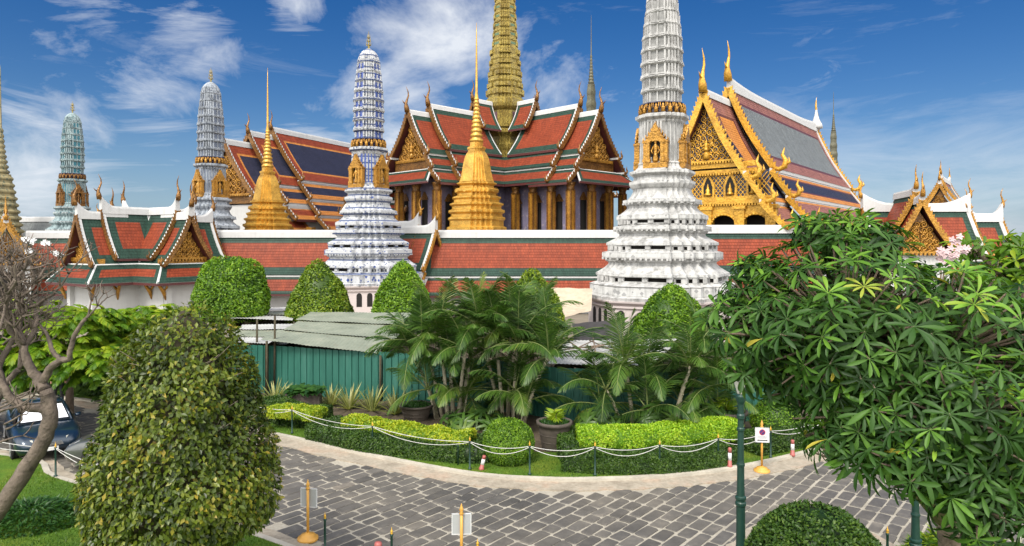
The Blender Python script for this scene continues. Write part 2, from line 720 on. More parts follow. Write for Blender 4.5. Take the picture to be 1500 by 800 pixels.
def build_niche(T, mats, rot, dist, z0, w, h, name='niche'):
    """gilded image niche with stepped pointed pediment and a standing figure"""
    g = MB()
    cw = w * 0.16
    g.box((0, 0.0, z0 + 0.06 * h), (w * 1.15, 0.5, 0.12 * h), 0)
    for s in (-1, 1):
        for i, off in enumerate((0.5, 0.34)):
            x = s * w * off
            g.box((x, -0.02 - 0.08 * i, z0 + 0.36 * h), (cw, 0.34, 0.52 * h), 0)
            g.box((x, -0.02 - 0.08 * i, z0 + 0.17 * h), (cw * 1.35, 0.4, 0.07 * h), 0)
            g.box((x, -0.02 - 0.08 * i, z0 + 0.61 * h), (cw * 1.5, 0.42, 0.05 * h), 0)
    for i in range(4):
        ww = w * (1.12 - 0.24 * i)
        zb = z0 + h * (0.62 + 0.075 * i)
        g.prism([(-ww / 2, zb), (ww / 2, zb), (ww * 0.30, zb + 0.09 * h), (0, zb + 0.21 * h), (-ww * 0.30, zb + 0.09 * h)],
                -0.22 - 0.02 * i, 0.22)
        for s in (-1, 1):
            g.tube([(s * ww / 2, -0.1, zb), (s * ww * 0.54, -0.1, zb + 0.05 * h), (s * ww * 0.50, -0.1, zb + 0.1 * h)],
                   [0.07, 0.05, 0.01], 5)
    g.tube([(0, 0, z0 + h * 1.0), (0, 0, z0 + 1.1 * h)], [0.06, 0.01], 5)
    m4 = Matrix.Rotation(rot, 4, 'Z') @ Matrix.Translation((0, -dist, 0))
    o = xf(g, m4).build(name, mats['gold'], T)
    d = MB()
    d.box((0, 0.10, z0 + 0.37 * h), (w * 0.56, 0.2, 0.54 * h), 0)
    xf(d, m4).build('recess', M['dark'], o)
    f = MB()
    f.lathe([(0.02, 0), (0.17, 0.02), (0.20, 0.12), (0.13, 0.5), (0.12, 0.8), (0.16, 1.05), (0.06, 1.18), (0.10, 1.28), (0.09, 1.40), (0.03, 1.52), (0.0, 1.72)],
            8, 0, (0, -0.06, z0 + 0.13 * h))
    for s in (-1, 1):
        f.tube([(s * 0.15, -0.06, z0 + 0.13 * h + 1.03), (s * 0.27, -0.1, z0 + 0.13 * h + 0.75), (s * 0.16, -0.2, z0 + 0.13 * h + 0.55)], 0.05, 5)
    xf(f, m4).build('statue', mats['gold'], o)
    return o


def build_prang(label, mats, loc, rot, plinth_z=3.0):
    """corncob tower: plinth, five stepped mouldings, shaft with four niches, garland, tiered spire, finial"""
    T = thing('prang_tower', label, 'prang tower', loc, rot, 'tall prang towers in a row')
    # plinth
    p = MB()
    def oct_(r, z):
        return [(r * math.cos(PI * (2 * i + 1) / 8), r * math.sin(PI * (2 * i + 1) / 8), z) for i in range(8)]
    p.loft([oct_(r, z) for r, z in ((5.05, -.3), (5.05, .25), (4.83, .35), (4.83, 2.5), (4.95, 2.58), (4.95, 2.68), (4.86, 2.72), (5.1, 2.9), (5.12, 3.0))], 0)
    pl = p.build('plinth', mats['plinth'], T)
    for k in range(8):
        for x, w, h in (((0, .8, 1.05), (-1.3, .46, 1.1), (1.3, .46, 1.1)) if k % 2 == 0 else ((-.85, .44, 1.1), (0, .44, 1.1), (.85, .44, 1.1))):
            a = MB()
            a.prism([(x + px, 1.3 + pz) for px, pz in arch_poly(w, h)], -4.475, -4.3)
            xf(a, Matrix.Rotation(k * PI / 4, 4, 'Z')).build('arched_opening', M['dark'], pl)
    # stepped mouldings
    b = MB()
    P_ = [(4.62, 3.0), (4.66, 3.2), (4.36, 3.27), (4.36, 3.86), (4.44, 3.9), (4.2, 3.98), (3.93, 4.06), (3.93, 4.12)]
    P2_ = [(3.95, 4.43), (4.0, 4.46), (4.0, 4.62), (3.84, 4.70), (3.48, 4.95), (3.24, 5.18), (3.24, 5.30), (3.42, 5.40), (3.45, 5.50), (3.62, 5.60), (3.62, 5.95), (3.34, 6.01), (3.28, 6.06), (3.28, 6.12)]
    P3_ = [(3.30, 6.38), (3.36, 6.41), (3.36, 6.58), (3.16, 6.68), (2.80, 6.88), (2.58, 7.02), (2.58, 7.14), (2.74, 7.24), (2.76, 7.32), (2.94, 7.40), (2.94, 7.62), (2.66, 7.67), (2.60, 7.72), (2.60, 7.78)]
    P4_ = [(2.66, 8.02), (2.74, 8.06), (2.74, 8.34), (2.52, 8.44), (2.28, 8.64), (2.10, 8.82), (2.10, 8.94), (2.2, 9.02), (2.22, 9.10), (2.36, 9.16), (2.36, 9.36), (2.08, 9.42), (1.90, 9.62), (1.76, 9.9), (1.76, 10.05),
           (1.86, 10.14), (1.98, 10.34), (1.98, 10.56), (1.78, 10.62), (1.72, 10.74), (1.72, 10.86), (1.86, 10.96), (1.97, 11.04), (1.97, 11.22), (1.74, 11.30), (1.62, 11.42), (1.5, 11.55)]
    for pr in (P_, P2_, P3_, P4_):
        redent(b, pr, 0)
    for r_, z0_, z1_ in ((4.37, 3.32, 3.82), (4.01, 4.49, 4.60), (3.63, 5.66, 5.90), (3.37, 6.43, 6.56), (2.95, 7.44, 7.59), (2.75, 8.10, 8.30), (2.37, 9.19, 9.33), (1.99, 10.38, 10.53), (1.98, 11.07, 11.19)):
        redent(b, [(r_, z0_), (r_, z1_)], 1)
    for r_, z0_, z1_ in ((3.62, 5.5, 5.6), (2.94, 7.32, 7.40), (2.36, 9.08, 9.16), (4.66, 3.16, 3.2)):
        posts_round(b, r_ * .985, z0_ - .02, z1_, .13, .30, 0)
    for r0, z0_, z1_ in ((3.96, 4.10, 4.45), (3.32, 6.10, 6.40), (2.68, 7.76, 8.05)):
        redent(b, [(r0 * .90, z0_), (r0 * .90, z1_)], 2)
        pts = ring(r0 * .955, 0)
        hz = z1_ - z0_
        zc = (z0_ + z1_) / 2
        for a_, c_ in zip(pts, pts[1:] + pts[:1]):
            a_, c_ = Vector(a_), Vector(c_)
            Le = (c_ - a_).length
            rz = math.atan2((c_ - a_).y, (c_ - a_).x)
            if Le > .55 * r0:
                for f_, w_ in ((.03, .3), (.5, .34), (.97, .3)):
                    p_ = a_.lerp(c_, f_)
                    b.box((p_.x, p_.y, zc), (w_, .2, hz), 0, rz)
                b.box(((a_.x + c_.x) / 2, (a_.y + c_.y) / 2, zc - hz * .38), (Le, .2, hz * .24), 0, rz)
            else:
                for f_ in (.0, 1.0):
                    p_ = a_.lerp(c_, f_)
                    b.box((p_.x, p_.y, zc), (Le * .5, .2, hz), 0, rz)
                b.box(((a_.x + c_.x) / 2, (a_.y + c_.y) / 2, zc + hz * .38), (Le, .2, hz * .24), 0, rz)
    b.build('stepped_base', [mats['main'], mats['inlay'], M['dark']], T)
    # shaft, alternating vertical strips
    s = MB()
    lo, hi = ring(1.40, 11.5), ring(1.32, 14.55)
    n = len(lo)
    for i in range(n):
        j = (i + 1) % n
        s.face((lo[i], lo[j], hi[j], hi[i]), 1 if i % 2 == 0 else 0)
    for i in range(0, n, 2):
        s.beam(lo[i], hi[i], .12, .12, 0, (1, 0, 0))
    for k in range(4):
        a = k * PI / 2
        for t in (-.30, -.1, .1, .30):
            x, y = 1.43, t
            s.beam((x * math.cos(a) - y * math.sin(a), x * math.sin(a) + y * math.cos(a), 11.5),
                   (x * .945 * math.cos(a) - y * math.sin(a), x * .945 * math.sin(a) + y * math.cos(a), 14.5), .09, .1, 0, (1, 0, 0))
    redent(s, [(1.33, 14.3), (1.40, 14.4), (1.40, 14.5), (1.55, 14.62), (1.62, 14.68), (1.62, 14.86), (1.45, 14.92), (1.2, 14.94)], 0)
    redent(s, [(1.56, 11.5), (1.5, 11.62), (1.56, 11.72), (1.45, 11.8)], 0)
    s.build('shaft', [mats['main'], mats['strip']], T)
    for k in range(4):
        build_niche(T, mats, k * PI / 2, 1.46, 11.35, 1.35, 2.75)
    # garland of supporting figures
    g = MB()
    redent(g, [(1.22, 14.9), (1.3, 15.0), (1.25, 15.5), (1.40, 15.58), (1.36, 15.66)], 1)
    for k in range(20):
        a = 2 * PI * k / 20
        r = 1.42
        x, y = r * math.cos(a), r * math.sin(a)
        g.lathe([(0.02, 0), (.15, .02), (.12, .2), (.16, .3), (.07, .38), (.09, .48), (.0, .62)], 6, 0, (x, y, 14.94))
        for s_ in (-.12, .12):
            aa = a + s_
            g.tube([(x, y, 15.25), (1.52 * math.cos(aa), 1.52 * math.sin(aa), 15.3), (1.46 * math.cos(aa), 1.46 * math.sin(aa), 15.56)], .04, 4)
    g.build('garland', [mats['gold'], mats['garland']], T)
    # tiered spire
    q = MB()
    N = 8
    zs = [15.6 + (22.5 - 15.6) * (i / N) ** 0.96 for i in range(N + 1)]

    def rr(z):
        t = (z - 15.6) / 6.9
        return 1.26 + .10 * math.sin(PI * min(1, t * 1.15)) - .30 * t ** 2.4
    for i in range(N):
        z0, z1 = zs[i], zs[i + 1]
        H = z1 - z0
        r0, r1 = rr(z0), rr(z1)
        redent(q, [(r0 * .84, z0), (r0 * .84, z1 - .26 * H), (r1 * .92, z1 - .22 * H), (r1 * 1.0, z1 - .14 * H), (r1 * 1.0, z1 - .06 * H), (r1 * .86, z1)], 0)
        redent(q, [(r0 * .96, z0), (r0 * .96, z0 + .10 * H), (r0 * .87, z0 + .14 * H)], 0)
        pts = ring(r0 * .885, 0)
        for a, b_ in zip(pts, pts[1:] + pts[:1]):
            q.box((a[0], a[1], z0 + .42 * H), (.11, .11, .72 * H), 0, math.atan2(a[1], a[0]))
            mx, my = (a[0] + b_[0]) / 2, (a[1] + b_[1]) / 2
            L = math.hypot(a[0] - b_[0], a[1] - b_[1])
            if L > .4:
                q.box((mx, my, z0 + .42 * H), (.09, .10, .72 * H), 0, math.atan2(b_[1] - a[1], b_[0] - a[0]))
        # leaf-shaped antefixes on the cornice
        pts = ring(r1 * 1.0, 0)
        for a, b_ in zip(pts, pts[1:] + pts[:1]):
            mx, my = (a[0] + b_[0]) / 2, (a[1] + b_[1]) / 2
            rz = math.atan2(b_[1] - a[1], b_[0] - a[0])
            q.box((mx, my, z1 - .06 * H + .10), (min(.22, .8 * math.hypot(a[0] - b_[0], a[1] - b_[1])), .07, .22), 0, rz, .3)
        redent(q, [(r0 * .845, z0 + .12 * H), (r0 * .845, z1 - .27 * H)], 1)
    rt = rr(22.5)
    redent(q, [(rt * .9, 22.5), (rt * .93, 22.7), (rt * .86, 23.0), (rt * .86, 23.03), (rt * .66, 23.35), (rt * .40, 23.6), (rt * .18, 23.72)], 0)
    q.build('spire', [mats['main'], mats['strip']], T)
    f = MB()
    f.tube([(0, 0, 23.6), (0, 0, 23.95), (0, 0, 24.3), (0, 0, 25.3)], [.12, .09, .06, .015], 6)
    for z, w in ((24.0, .28), (24.35, .22), (24.65, .16)):
        for k in range(4):
            a = k * PI / 2
            f.tube([(0, 0, z), (w * math.cos(a), w * math.sin(a), z + .1), (w * .8 * math.cos(a), w * .8 * math.sin(a), z + .42)], [.04, .035, .008], 4)
    f.build('finial', mats['finial'], T)
    return T


# ------------------------------------------------------------------ Thai roofs
def roof_run(T, m4, y0, y1, zr, segs, ends='f', k=1.0, goldm=None, ridge=True, capw=.45, caph=.5, overhang=.35, teeth=.42,
             whiteverge=.34, sweep=0.0, horn=1.0, curl=1.0):
    """tiered gabled roof; ridge along local Y from y0 to y1. segs: (x_top, z_top, x_bottom, z_bottom, bands, field, sag)"""
    goldm = goldm or M['gold']
    t = MB()
    for s in (-1, 1):
        for i, (xa, za, xb, zb, bands, fld, sag) in enumerate(segs):
            e0 = -.12 * i * k
            a, b = y0 + e0, y1 - e0
            t.sheet((s * xa, a, zr + za), (s * xa, b, zr + za), (s * xb, a, zr + zb), (s * xb, b, zr + zb), bands, fld, .14 * k, sag, 5 if sag else 1)
            if i:    # white flashing over each lower tier
                t.beam((s * xa, a, zr + za + .07 * k), (s * xa, b, zr + za + .07 * k), .24 * k, .22 * k, TW, (0, 0, 1))
            if whiteverge:
                for yy, on in ((a, 'f' in ends), (b, 'b' in ends)):
                    if on:
                        sg = 1 if yy == a else -1
                        p0 = Vector((s * xa, yy + sg * .26 * k, zr + za + .05))
                        p1 = Vector((s * xb, yy + sg * .26 * k, zr + zb + .05))
                        n_ = 4
                        for j in range(n_):
                            f0, f1 = j / n_, (j + 1) / n_
                            off = lambda f: Vector((s * -sag * .75 * math.sin(PI * f), 0, -sag * .55 * math.sin(PI * f)))
                            t.beam(p0.lerp(p1, f0) + off(f0), p0.lerp(p1, f1) + off(f1), whiteverge * k, .16 * k, TW, (0, 0, 1))
    # dark timber under the eaves
    xe, ze = segs[-1][2], segs[-1][3]
    for s in (-1, 1):
        t.beam((s * (xe - .05), y0 + .1, zr + ze - .16 * k), (s * (xe - .05), y1 - .1, zr + ze - .16 * k), .16 * k, .26 * k, TM)
    ro = xf(t, m4).build('roof', ROOF, T)
    if ridge:
        r = MB()
        n = 14
        prev = None
        rings = []
        for j in range(n + 1):
            f = j / n
            y = y0 + (y1 - y0) * f
            up = 0
            if 'f' in ends:
                up += sweep * max(0, 1 - f * n / 4.0) ** 2
            if 'b' in ends:
                up += sweep * max(0, 1 - (1 - f) * n / 4.0) ** 2
            w = capw / 2
            rings.append([(-w, y, zr - .25), (-w * .8, y, zr + caph * .6 + up), (-w * .45, y, zr + caph + up), (w * .45, y, zr + caph + up), (w * .8, y, zr + caph * .6 + up), (w, y, zr - .25)])
        r.loft(rings)
        xf(r, m4).build('ridge_cap', M['white'], ro)
    for e, y, sg in (('f', y0, -1), ('b', y1, 1)):
        if e not in ends:
            continue
        for s in (-1, 1):
            g = MB()
            for i, (xa, za, xb, zb, bands, fld, sag) in enumerate(segs):
                yy = y + sg * (.12 * i * k + .02)
                p, q = Vector((s * xa, yy, zr + za)), Vector((s * xb, yy, zr + zb))
                w = (.42 if i == 0 else .34) * k
                nseg = 6
                out = Vector((s * -(zb - za), 0, (xb - xa))).normalized()      # away from the slope
                L = (q - p).length
                pts = []
                for j in range(nseg + 1):
                    f = j / nseg
                    pts.append(p.lerp(q, f) + Vector((s * -sag * .85 * math.sin(PI * f), 0, -sag * .5 * math.sin(PI * f))))
                for a, b in zip(pts, pts[1:]):
                    g.beam(a, b, .16 * k, w, 0, out)
                nt_ = max(2, int(L / (teeth * k)))
                for j in range(nt_):
                    f = (j + .5) / nt_
                    a = p.lerp(q, f) + Vector((s * -sag * .85 * math.sin(PI * f), 0, -sag * .5 * math.sin(PI * f)))
                    dn = (q - p).normalized()
                    h = teeth * k
                    b1 = a + out * w * .45 - dn * h * .38
                    b2 = a + out * w * .45 + dn * h * .38
                    tip = a + out * (w * .45 + h * .62) - dn * h * .42
                    g.prism([(b1.x, b1.z), (b2.x, b2.z), (tip.x, tip.z)], yy - .045 * k, yy + .045 * k)
                # curled naga end
                c = pts[-1]
                q1 = (.75 * k if i == 0 else .6 * k) * curl
                ox = s
                g.tube([c + Vector((-ox * .1, 0, .05)), c + Vector((ox * .35 * q1, 0, -.16 * q1)), c + Vector((ox * .72 * q1, sg * .05, 0)), c + Vector((ox * .80 * q1, sg * .08, .42 * q1)),
                        c + Vector((ox * .58 * q1, sg * .08, .78 * q1)), c + Vector((ox * .72 * q1, sg * .08, 1.25 * q1))],
                       [.17 * k, .19 * k, .20 * q1, .17 * q1, .11 * q1, .02], 6)
                g.tube([c + Vector((ox * .75 * q1, sg * .06, .1 * q1)), c + Vector((ox * 1.05 * q1, sg * .06, .3 * q1)), c + Vector((ox * .98 * q1, sg * .06, .62 * q1))], [.12 * q1, .09 * q1, .02], 5)
            go = xf(g, m4).build('bargeboard', goldm, T)
        c = MB()
        kk, k = k, k * horn
        z = zr + caph * .5 + sweep
        yb = y + sg * .05
        o = Vector((0, sg, 0))
        u = Vector((0, 0, 1))
        bp = Vector((0, yb, z - .15))
        c.tube([bp, bp + o * .10 * k + u * .45 * k, bp + o * .16 * k + u * .8 * k, bp + o * .02 * k + u * 1.2 * k, bp - o * .14 * k + u * 1.6 * k, bp - o * .10 * k + u * 2.0 * k, bp + o * .16 * k + u * 2.5 * k],
               [.26 * k, .24 * k, .15 * k, .10 * k, .075 * k, .055 * k, .008], 7)
        c.tube([bp + o * .12 * k + u * .72 * k, bp + o * .42 * k + u * .86 * k, bp + o * .62 * k + u * 1.08 * k], [.11 * k, .06 * k, .01], 5)
        k = kk
        xf(c, m4).build('horn_finial', goldm, go)
    return ro


def spiral(mb, c, r, y, turns, dirn, a0, m=0, th=.05):
    pts, rad = [], []
    n = int(11 * turns)
    for i in range(n + 1):
        f = i / n
        a = a0 + dirn * f * turns * 2 * PI
        rr_ = r * (1 - f) ** .8
        pts.append((c[0] + rr_ * math.cos(a), y - .05 - .06 * f, c[1] + rr_ * math.sin(a)))
        rad.append(th * (1.1 - .6 * f))
    mb.tube(pts, rad, 4, m)


def pediment(T, m4, y, zt, zb, hw, ground, goldm, step=.8, figure=True, sgn=-1, th=.05):
    p = MB()
    p.prism([(-hw, zb), (hw, zb), (hw * .52, zb + (zt - zb) * .46), (0, zt), (-hw * .52, zb + (zt - zb) * .46)], y, y - sgn * .2, 0)
    po = xf(p, m4).build('pediment', ground, T)
    g = MB()
    rows = int((zt - zb) / step)
    rr_ = random.Random(int(hw * 100))
    for j in range(rows + 1):
        z = zb + (j + .5) * step
        half = hw * (1 - (z - zb) / (zt - zb)) * .95 - step * .30
        nx = int(half / step)
        for i in range(nx + 1):
            for s in (-1, 1):
                x = s * (step * .55 + i * step * .95)
                if abs(x) > half:
                    continue
                spiral(g, (x, z + step * .12 * (i % 2)), step * .56, y + sgn * .02, 1.7, s * (1 if (i + j) % 2 else -1), rr_.uniform(0, 6), 0, th)
                g.tube([(x - s * step * .5, y + sgn * .04, z - step * .5), (x, y + sgn * .1, z - step * .4), (x + s * step * .45, y + sgn * .04, z - step * .05)], [th * .6, th * 1.3, th * .3], 4)
    if figure:
        H = (zt - zb)
        g.lathe([(.02, 0), (.30, .02), (.26, .25), (.17, .45), (.26, .62), (.22, .75), (.09, .84), (.13, .92), (.10, 1.02), (.03, 1.12), (0, 1.4)], 8, 0, (0, y + sgn * .16, zb + .16 * H))
        g.lathe([(.5 * step, 0), (.62 * step, .03), (.5 * step, .10 * H), (.4 * step, .14 * H)], 8, 0, (0, y + sgn * .1, zb + .02 * H))
        for s in (-1, 1):
            g.tube([(s * .18, y + sgn * .16, zb + .16 * H + .68), (s * .5, y + sgn * .2, zb + .16 * H + .5), (s * .55, y + sgn * .2, zb + .16 * H + .95)], [.08, .06, .03], 5)
    # dentil cornice under the field
    g.beam((-hw * 1.02, y + sgn * .12, zb - .08), (hw * 1.02, y + sgn * .12, zb - .08), .3, .16, 0)
    nd = int(hw * 2 / .28)
    for i in range(nd):
        g.box((-hw + (i + .5) * 2 * hw / nd, y + sgn * .16, zb - .24), (.16, .26, .16), 0)
    xf(g, m4).build('carving', goldm, po)
    return po


def rotz(a):
    return Matrix.Rotation(a, 4, 'Z')


# ================================================================== the towers
MP_white = dict(main=M['prang_white'], inlay=plaster('white_inlay', (0.52, 0.52, 0.51), (.16, .16, .155), amount=.8, pattern=(.30, .30, .30), pscale=2.4),
                strip=plain('grey_recess', (.24, .24, .235), .8, var=.35), plinth=M['prang_pink'], gold=M['gold'], garland=M['navy'], finial=plain('weathered_finial', (.45, .42, .34), .7))
BLUE_IN = (0.075, 0.12, 0.33)
MP_blue = dict(main=plaster('blue_white_porcelain', (.47, .48, .49), (.12, .125, .14), amount=.8, pattern=(.075, .10, .20), pscale=3.8, hband=((.08, .105, .20), .56, .22)),
               inlay=plaster('blue_inlay', (.47, .48, .50), amount=.5, pattern=(.05, .085, .27), pscale=2.2),
               strip=plain('cobalt_tile', (.055, .09, .29), .4, var=.5, scale=14), plinth=M['prang_pink'], gold=M['gold'], garland=M['navy'], finial=M['olive_gold'])
MP_grey = dict(main=plaster('grey_porcelain', (.34, .37, .41), (.085, .095, .11), amount=.85, pattern=(.13, .15, .20), pscale=3.4, lo=.44, hi=.6),
               inlay=plaster('grey_inlay', (.36, .39, .42), (.10, .11, .12), amount=.7, pattern=(.13, .16, .22), pscale=2.4),
               strip=plain('grey_blue_tile', (.13, .155, .21), .45, var=.35, scale=12), plinth=M['prang_pink'], gold=M['gold'], garland=M['navy'], finial=M['olive_gold'])
MP_teal = dict(main=plaster('teal_porcelain', (.30, .38, .39), (.06, .085, .095), amount=.85, pattern=(.05, .13, .155), pscale=3.4, lo=.44, hi=.6),
               inlay=plaster('teal_inlay', (.36, .40, .41), (.10, .12, .13), amount=.7, pattern=(.07, .17, .20), pscale=2.4),
               strip=plain('teal_tile', (.035, .17, .22), .4, var=.35, scale=12), plinth=M['prang_pink'], gold=M['gold_dark'], garland=M['navy'], finial=M['olive_gold'])

PR = math.radians(-32)
prang_w = build_prang('white weathered prang tower with gilded niches, nearest and widest, top cut off', MP_white, (9.9, 45, 0), PR + math.radians(4))
_sw = lambda A, B: {A[k]: B[k] for k in ('main', 'inlay', 'strip', 'gold', 'finial') if A[k] is not B[k]}
dup(prang_w, (-12.7, 60.5, 0), PR, 'blue and white porcelain prang tower standing in front of the tiled wall', _sw(MP_white, MP_blue))
dup(prang_w, (-32.2, 73, 0), PR, 'grey prang tower behind the wall between the gate porch and golden chedi', _sw(MP_white, MP_grey))
dup(prang_w, (-58.2, 90.4, 0), PR, 'teal green prang tower with orange gilt niches rising behind the gate porch', _sw(MP_white, MP_teal))


def chedi(label, loc, rot, sc=1.0):
    T = thing('golden_chedi', label, 'chedi', loc, rot, 'golden chedis behind the wall', sc)
    b = MB()
    u = 75 * .001 / 2.105 / 1.06

    def Z(y):
        return 75 * (355 - y / 2.105) / 1000 + EYE
    prof = [(95, 800), (95, 716), (92, 712), (92, 702), (83, 698), (83, 682), (88, 678), (88, 672), (79, 668), (79, 662), (87, 656), (87, 650), (76, 646), (76, 638), (83, 633), (83, 629), (70, 625), (70, 618),
            (75, 613), (75, 609), (60, 604), (60, 598), (68, 592), (68, 586), (54, 580), (52, 574), (62, 569), (62, 566), (50, 562)]
    redent(b, [(h * u, Z(y)) for h, y in prof])
    # row of lotus petals
    pts = ring(66 * u, 0)
    for a, c in zip(pts, pts[1:] + pts[:1]):
        b.box(((a[0] + c[0]) / 2, (a[1] + c[1]) / 2, Z(589)), (.3, .18, .42), 0, math.atan2(c[1] - a[1], c[0] - a[0]), .5)
    b.box((0, 0, (Z(800)) / 2), (7.2, 7.2, Z(800)), 0)
    b.build('stepped_base', M['gold_leaf'], T)
    bell = MB()
    redent(bell, [(h * u, Z(y)) for h, y in [(54, 562), (50, 552), (45, 530), (41, 505), (37, 488), (31, 474), (26, 468), (26, 462), (28, 461), (28, 455), (20, 452), (20, 440)]])
    bell.build('bell', M['gold_leaf'], T)
    s = MB()
    pr = []
    y, r = 440, 23.0
    for i in range(11):
        h = 15.5 - i * .55
        pr += [(r * .8 * u, Z(y)), (r * u, Z(y - h * .2)), (r * u, Z(y - h * .5)), (r * .74 * u, Z(y - h * .85))]
        y -= h
        r *= .905
    pr += [(r * .85 * u, Z(y)), (r * .55 * u, Z(y - 15)), (r * .42 * u, Z(190)), (1.6 * u, Z(110)), (.5 * u, Z(70))]
    s.lathe(pr, 16)
    s.build('spire', M['gold_leaf'], T)
    return T


c1 = chedi('nearer golden chedi with slender needle spire in front of the red roofed hall', ((698 - 750) * .075, 75, 0), PR)
dup(c1, ((392 - 750) * .077, 77, 0), PR, 'farther golden chedi standing in front of the blue tiled roof').scale = (.855, .855, .855)


# ------------------------------------------------------------------ hall with the crossed roofs (centre)
def cross_hall():
    C = (-0.9, 88.0)
    T = thing('cross_plan_hall', 'hall with crossed red and green tiered roofs and yellow green central spire', 'temple hall', (C[0], C[1], 0), math.radians(45))
    bd = [(.32, TW), (.75, TG)]
    b2 = [(.5, TG)]
    segs = [(0, 0, 3.35, -4.9, [(.18, TW), (.7, TG)], TR, .28), (3.15, -5.05, 4.35, -6.55, b2, TR, 0), (4.15, -6.7, 5.7, -8.2, b2, TR, 0)]
    segs_in = [(0, 0, 3.35, -5.2, [(.18, TW), (.7, TG)], TR, .3), (3.15, -5.4, 4.45, -7.2, b2, TR, 0), (4.2, -7.4, 5.6, -9.0, b2, TR, 0)]
    segs_up = [(0, 0, 1.75, -3.5, [(.15, TW), (.45, TG)], TR, .18)]
    base = MB()
    wall = MB()
    for k in range(4):
        m4 = rotz(k * PI / 2)
        front = k in (0, 1, 2, 3)
        roof_run(T, m4, -15.4, -9.5, 21.3, segs, 'f', 1.0, M['gold_dark'], capw=.34, caph=.34, horn=1.15)
        roof_run(T, m4, -12.4, -3.7, 22.4, segs_in[:1], 'f', 1.0, M['gold_dark'], capw=.34, caph=.34, horn=1.15)
        roof_run(T, m4, -12.3, -1.0, 22.4, segs_in[1:], 'f', 1.0, M['gold_dark'], ridge=False, horn=.01)
        roof_run(T, m4, -5.5, -2.3, 24.1, segs_up, 'f', .85, M['gold_dark'], capw=.3, caph=.28, horn=1.2)
        pediment(T, m4, -14.7, 20.4, 16.0, 2.9, M['gold_dark'], M['gold'], .62, True, -1, .07)
        w = MB()
        w.box((0, -7.2, 9.4), (7.4, 14.2, 9.2), 0)
        w.box((0, -14.3, 15.2), (6.6, .9, 1.5), 1)
        w.box((0, -14.4, 14.1), (7.2, .9, .9), 2)
        for x in (-1.8, 1.8):
            w.box((x, -14.36, 9.2), (.9, .12, 4.6), 3)
            w.box((x, -14.40, 11.8), (1.3, .14, .9), 1, 0, .2)
        for s in (-1, 1):
            for y in (-12.5, -9.3, -6.1):
                w.box((s * 3.75, y, 9.2), (.12, .9, 4.2), 3)
                w.box((s * 3.79, y, 11.6), (.14, 1.3, .9), 1, 0, .2)
        xf(w, m4).build('wing_wall', [M['violet'], M['gold_dark'], M['maroon'], M['dark']], T)
        for s in (-1, 1):
            spots = [(s * 4.75, y) for y in (-15.0, -12.2, -9.4, -6.6)] + ([(s * 1.6, -15.4)])
            for x, y in spots:
                c = MB()
                c.box((x, y, 6.35), (.95, .95, .9), 1)
                c.box((x, y, 9.5), (.66, .66, 5.6), 0, 0, .88)
                for cx in (-.3, .3):
                    for cy in (-.3, .3):
                        c.box((x + cx, y + cy, 9.5), (.16, .16, 5.6), 1)
                c.lathe([(.36, 0), (.46, .15), (.40, .3), (.52, .6), (.62, .9)], 8, 1, (x, y, 12.2))
                xf(c, m4).build('column', [M['gold'], M['gold_dark']], T)
        # steep lower roof across the porch front
        f = MB()
        f.sheet((-4.0, -15.2, 14.7), (4.0, -15.2, 14.7), (-5.6, -17.0, 13.1), (5.6, -17.0, 13.1), [(.16, TW), (.45, TG)], TR, .14)
        f.beam((-5.55, -16.9, 13.0), (5.55, -16.9, 13.0), .16, .26, TM)
        xf(f, m4).build('porch_roof', ROOF, T)
    base.box((0, 0, 3), (34, 12.5, 6), 0)
    base.box((0, 0, 2.99), (12.5, 34, 5.98), 0)
    base.build('base', M['wall_white'], T)
    # central prang
    s = MB()
    u = 88 * .001 / 2.105 / 1.07

    def Z(y):
        return EYE + 88 * (355 - y / 2.105) / 1000
    prof = [(84, 640), (84, 560), (80, 552), (84, 540), (70, 530), (60, 524), (46, 520), (46, 470), (50, 462), (50, 450), (44, 445), (44, 425), (58, 415), (58, 405), (43, 400), (43, 345), (60, 335), (63, 325), (63, 312), (56, 306), (56, 300), (60, 294), (60, 282), (52, 276),
            (52, 262), (57, 255), (57, 246), (49, 240), (49, 226), (53, 220), (53, 212), (45, 206), (46, 192), (49, 187), (49, 180), (43, 176), (44, 160), (45, 155), (40, 150)]
    y, h = 150, 40.0
    while y > -180:
        prof += [(h * .97, y - 3), (h * .97, y - 17), (h * 1.04, y - 20), (h * 1.04, y - 24), (h * .93, y - 27)]
        y -= 28
        h *= .955 if y > -60 else .90
    prof += [(h * .7, y - 8), (h * .35, y - 20), (h * .1, y - 30)]
    redent(s, [(a * u, Z(b)) for a, b in prof], 0)
    for yy, r, hh in ((372, 46, 50), (485, 49, 32), (350 - 60, 58, 14), (268, 54, 12), (232, 51, 12), (198, 47, 11), (166, 45, 12)):
        posts_round(s, r * u, Z(yy + hh / 2), Z(yy - hh / 2), .40, .8, 0)
    y, h = 150, 40.0
    while y > -150:
        posts_round(s, h * .985 * u, Z(y - 4), Z(y - 17), .26, .7, 0)
        redent(s, [(h * .985 * u, Z(y - 7)), (h * .985 * u, Z(y - 14))], 1)
        y -= 28
        h *= .955 if y > -60 else .90
    redent(s, [(44.6 * u, Z(396)), (44.6 * u, Z(350))], 2)
    redent(s, [(47 * u, Z(502)), (47 * u, Z(474))], 2)
    s.v = [(x_ * .94, y_ * .94, z_) for x_, y_, z_ in s.v]
    f = xf(s, rotz(0)).build('central_spire', [M['olive_gold'], plain('green_mosaic', (.10, .17, .10), .5, var=.4, scale=6), plain('mauve_panel', (.20, .10, .12), .5, var=.3)], T)
    t = MB()
    t.tube([(0, 0, Z(y - 20)), (0, 0, Z(y - 110))], [.14, .02], 6)
    t.build('finial', M['gold'], f)
    return T


cross_hall()


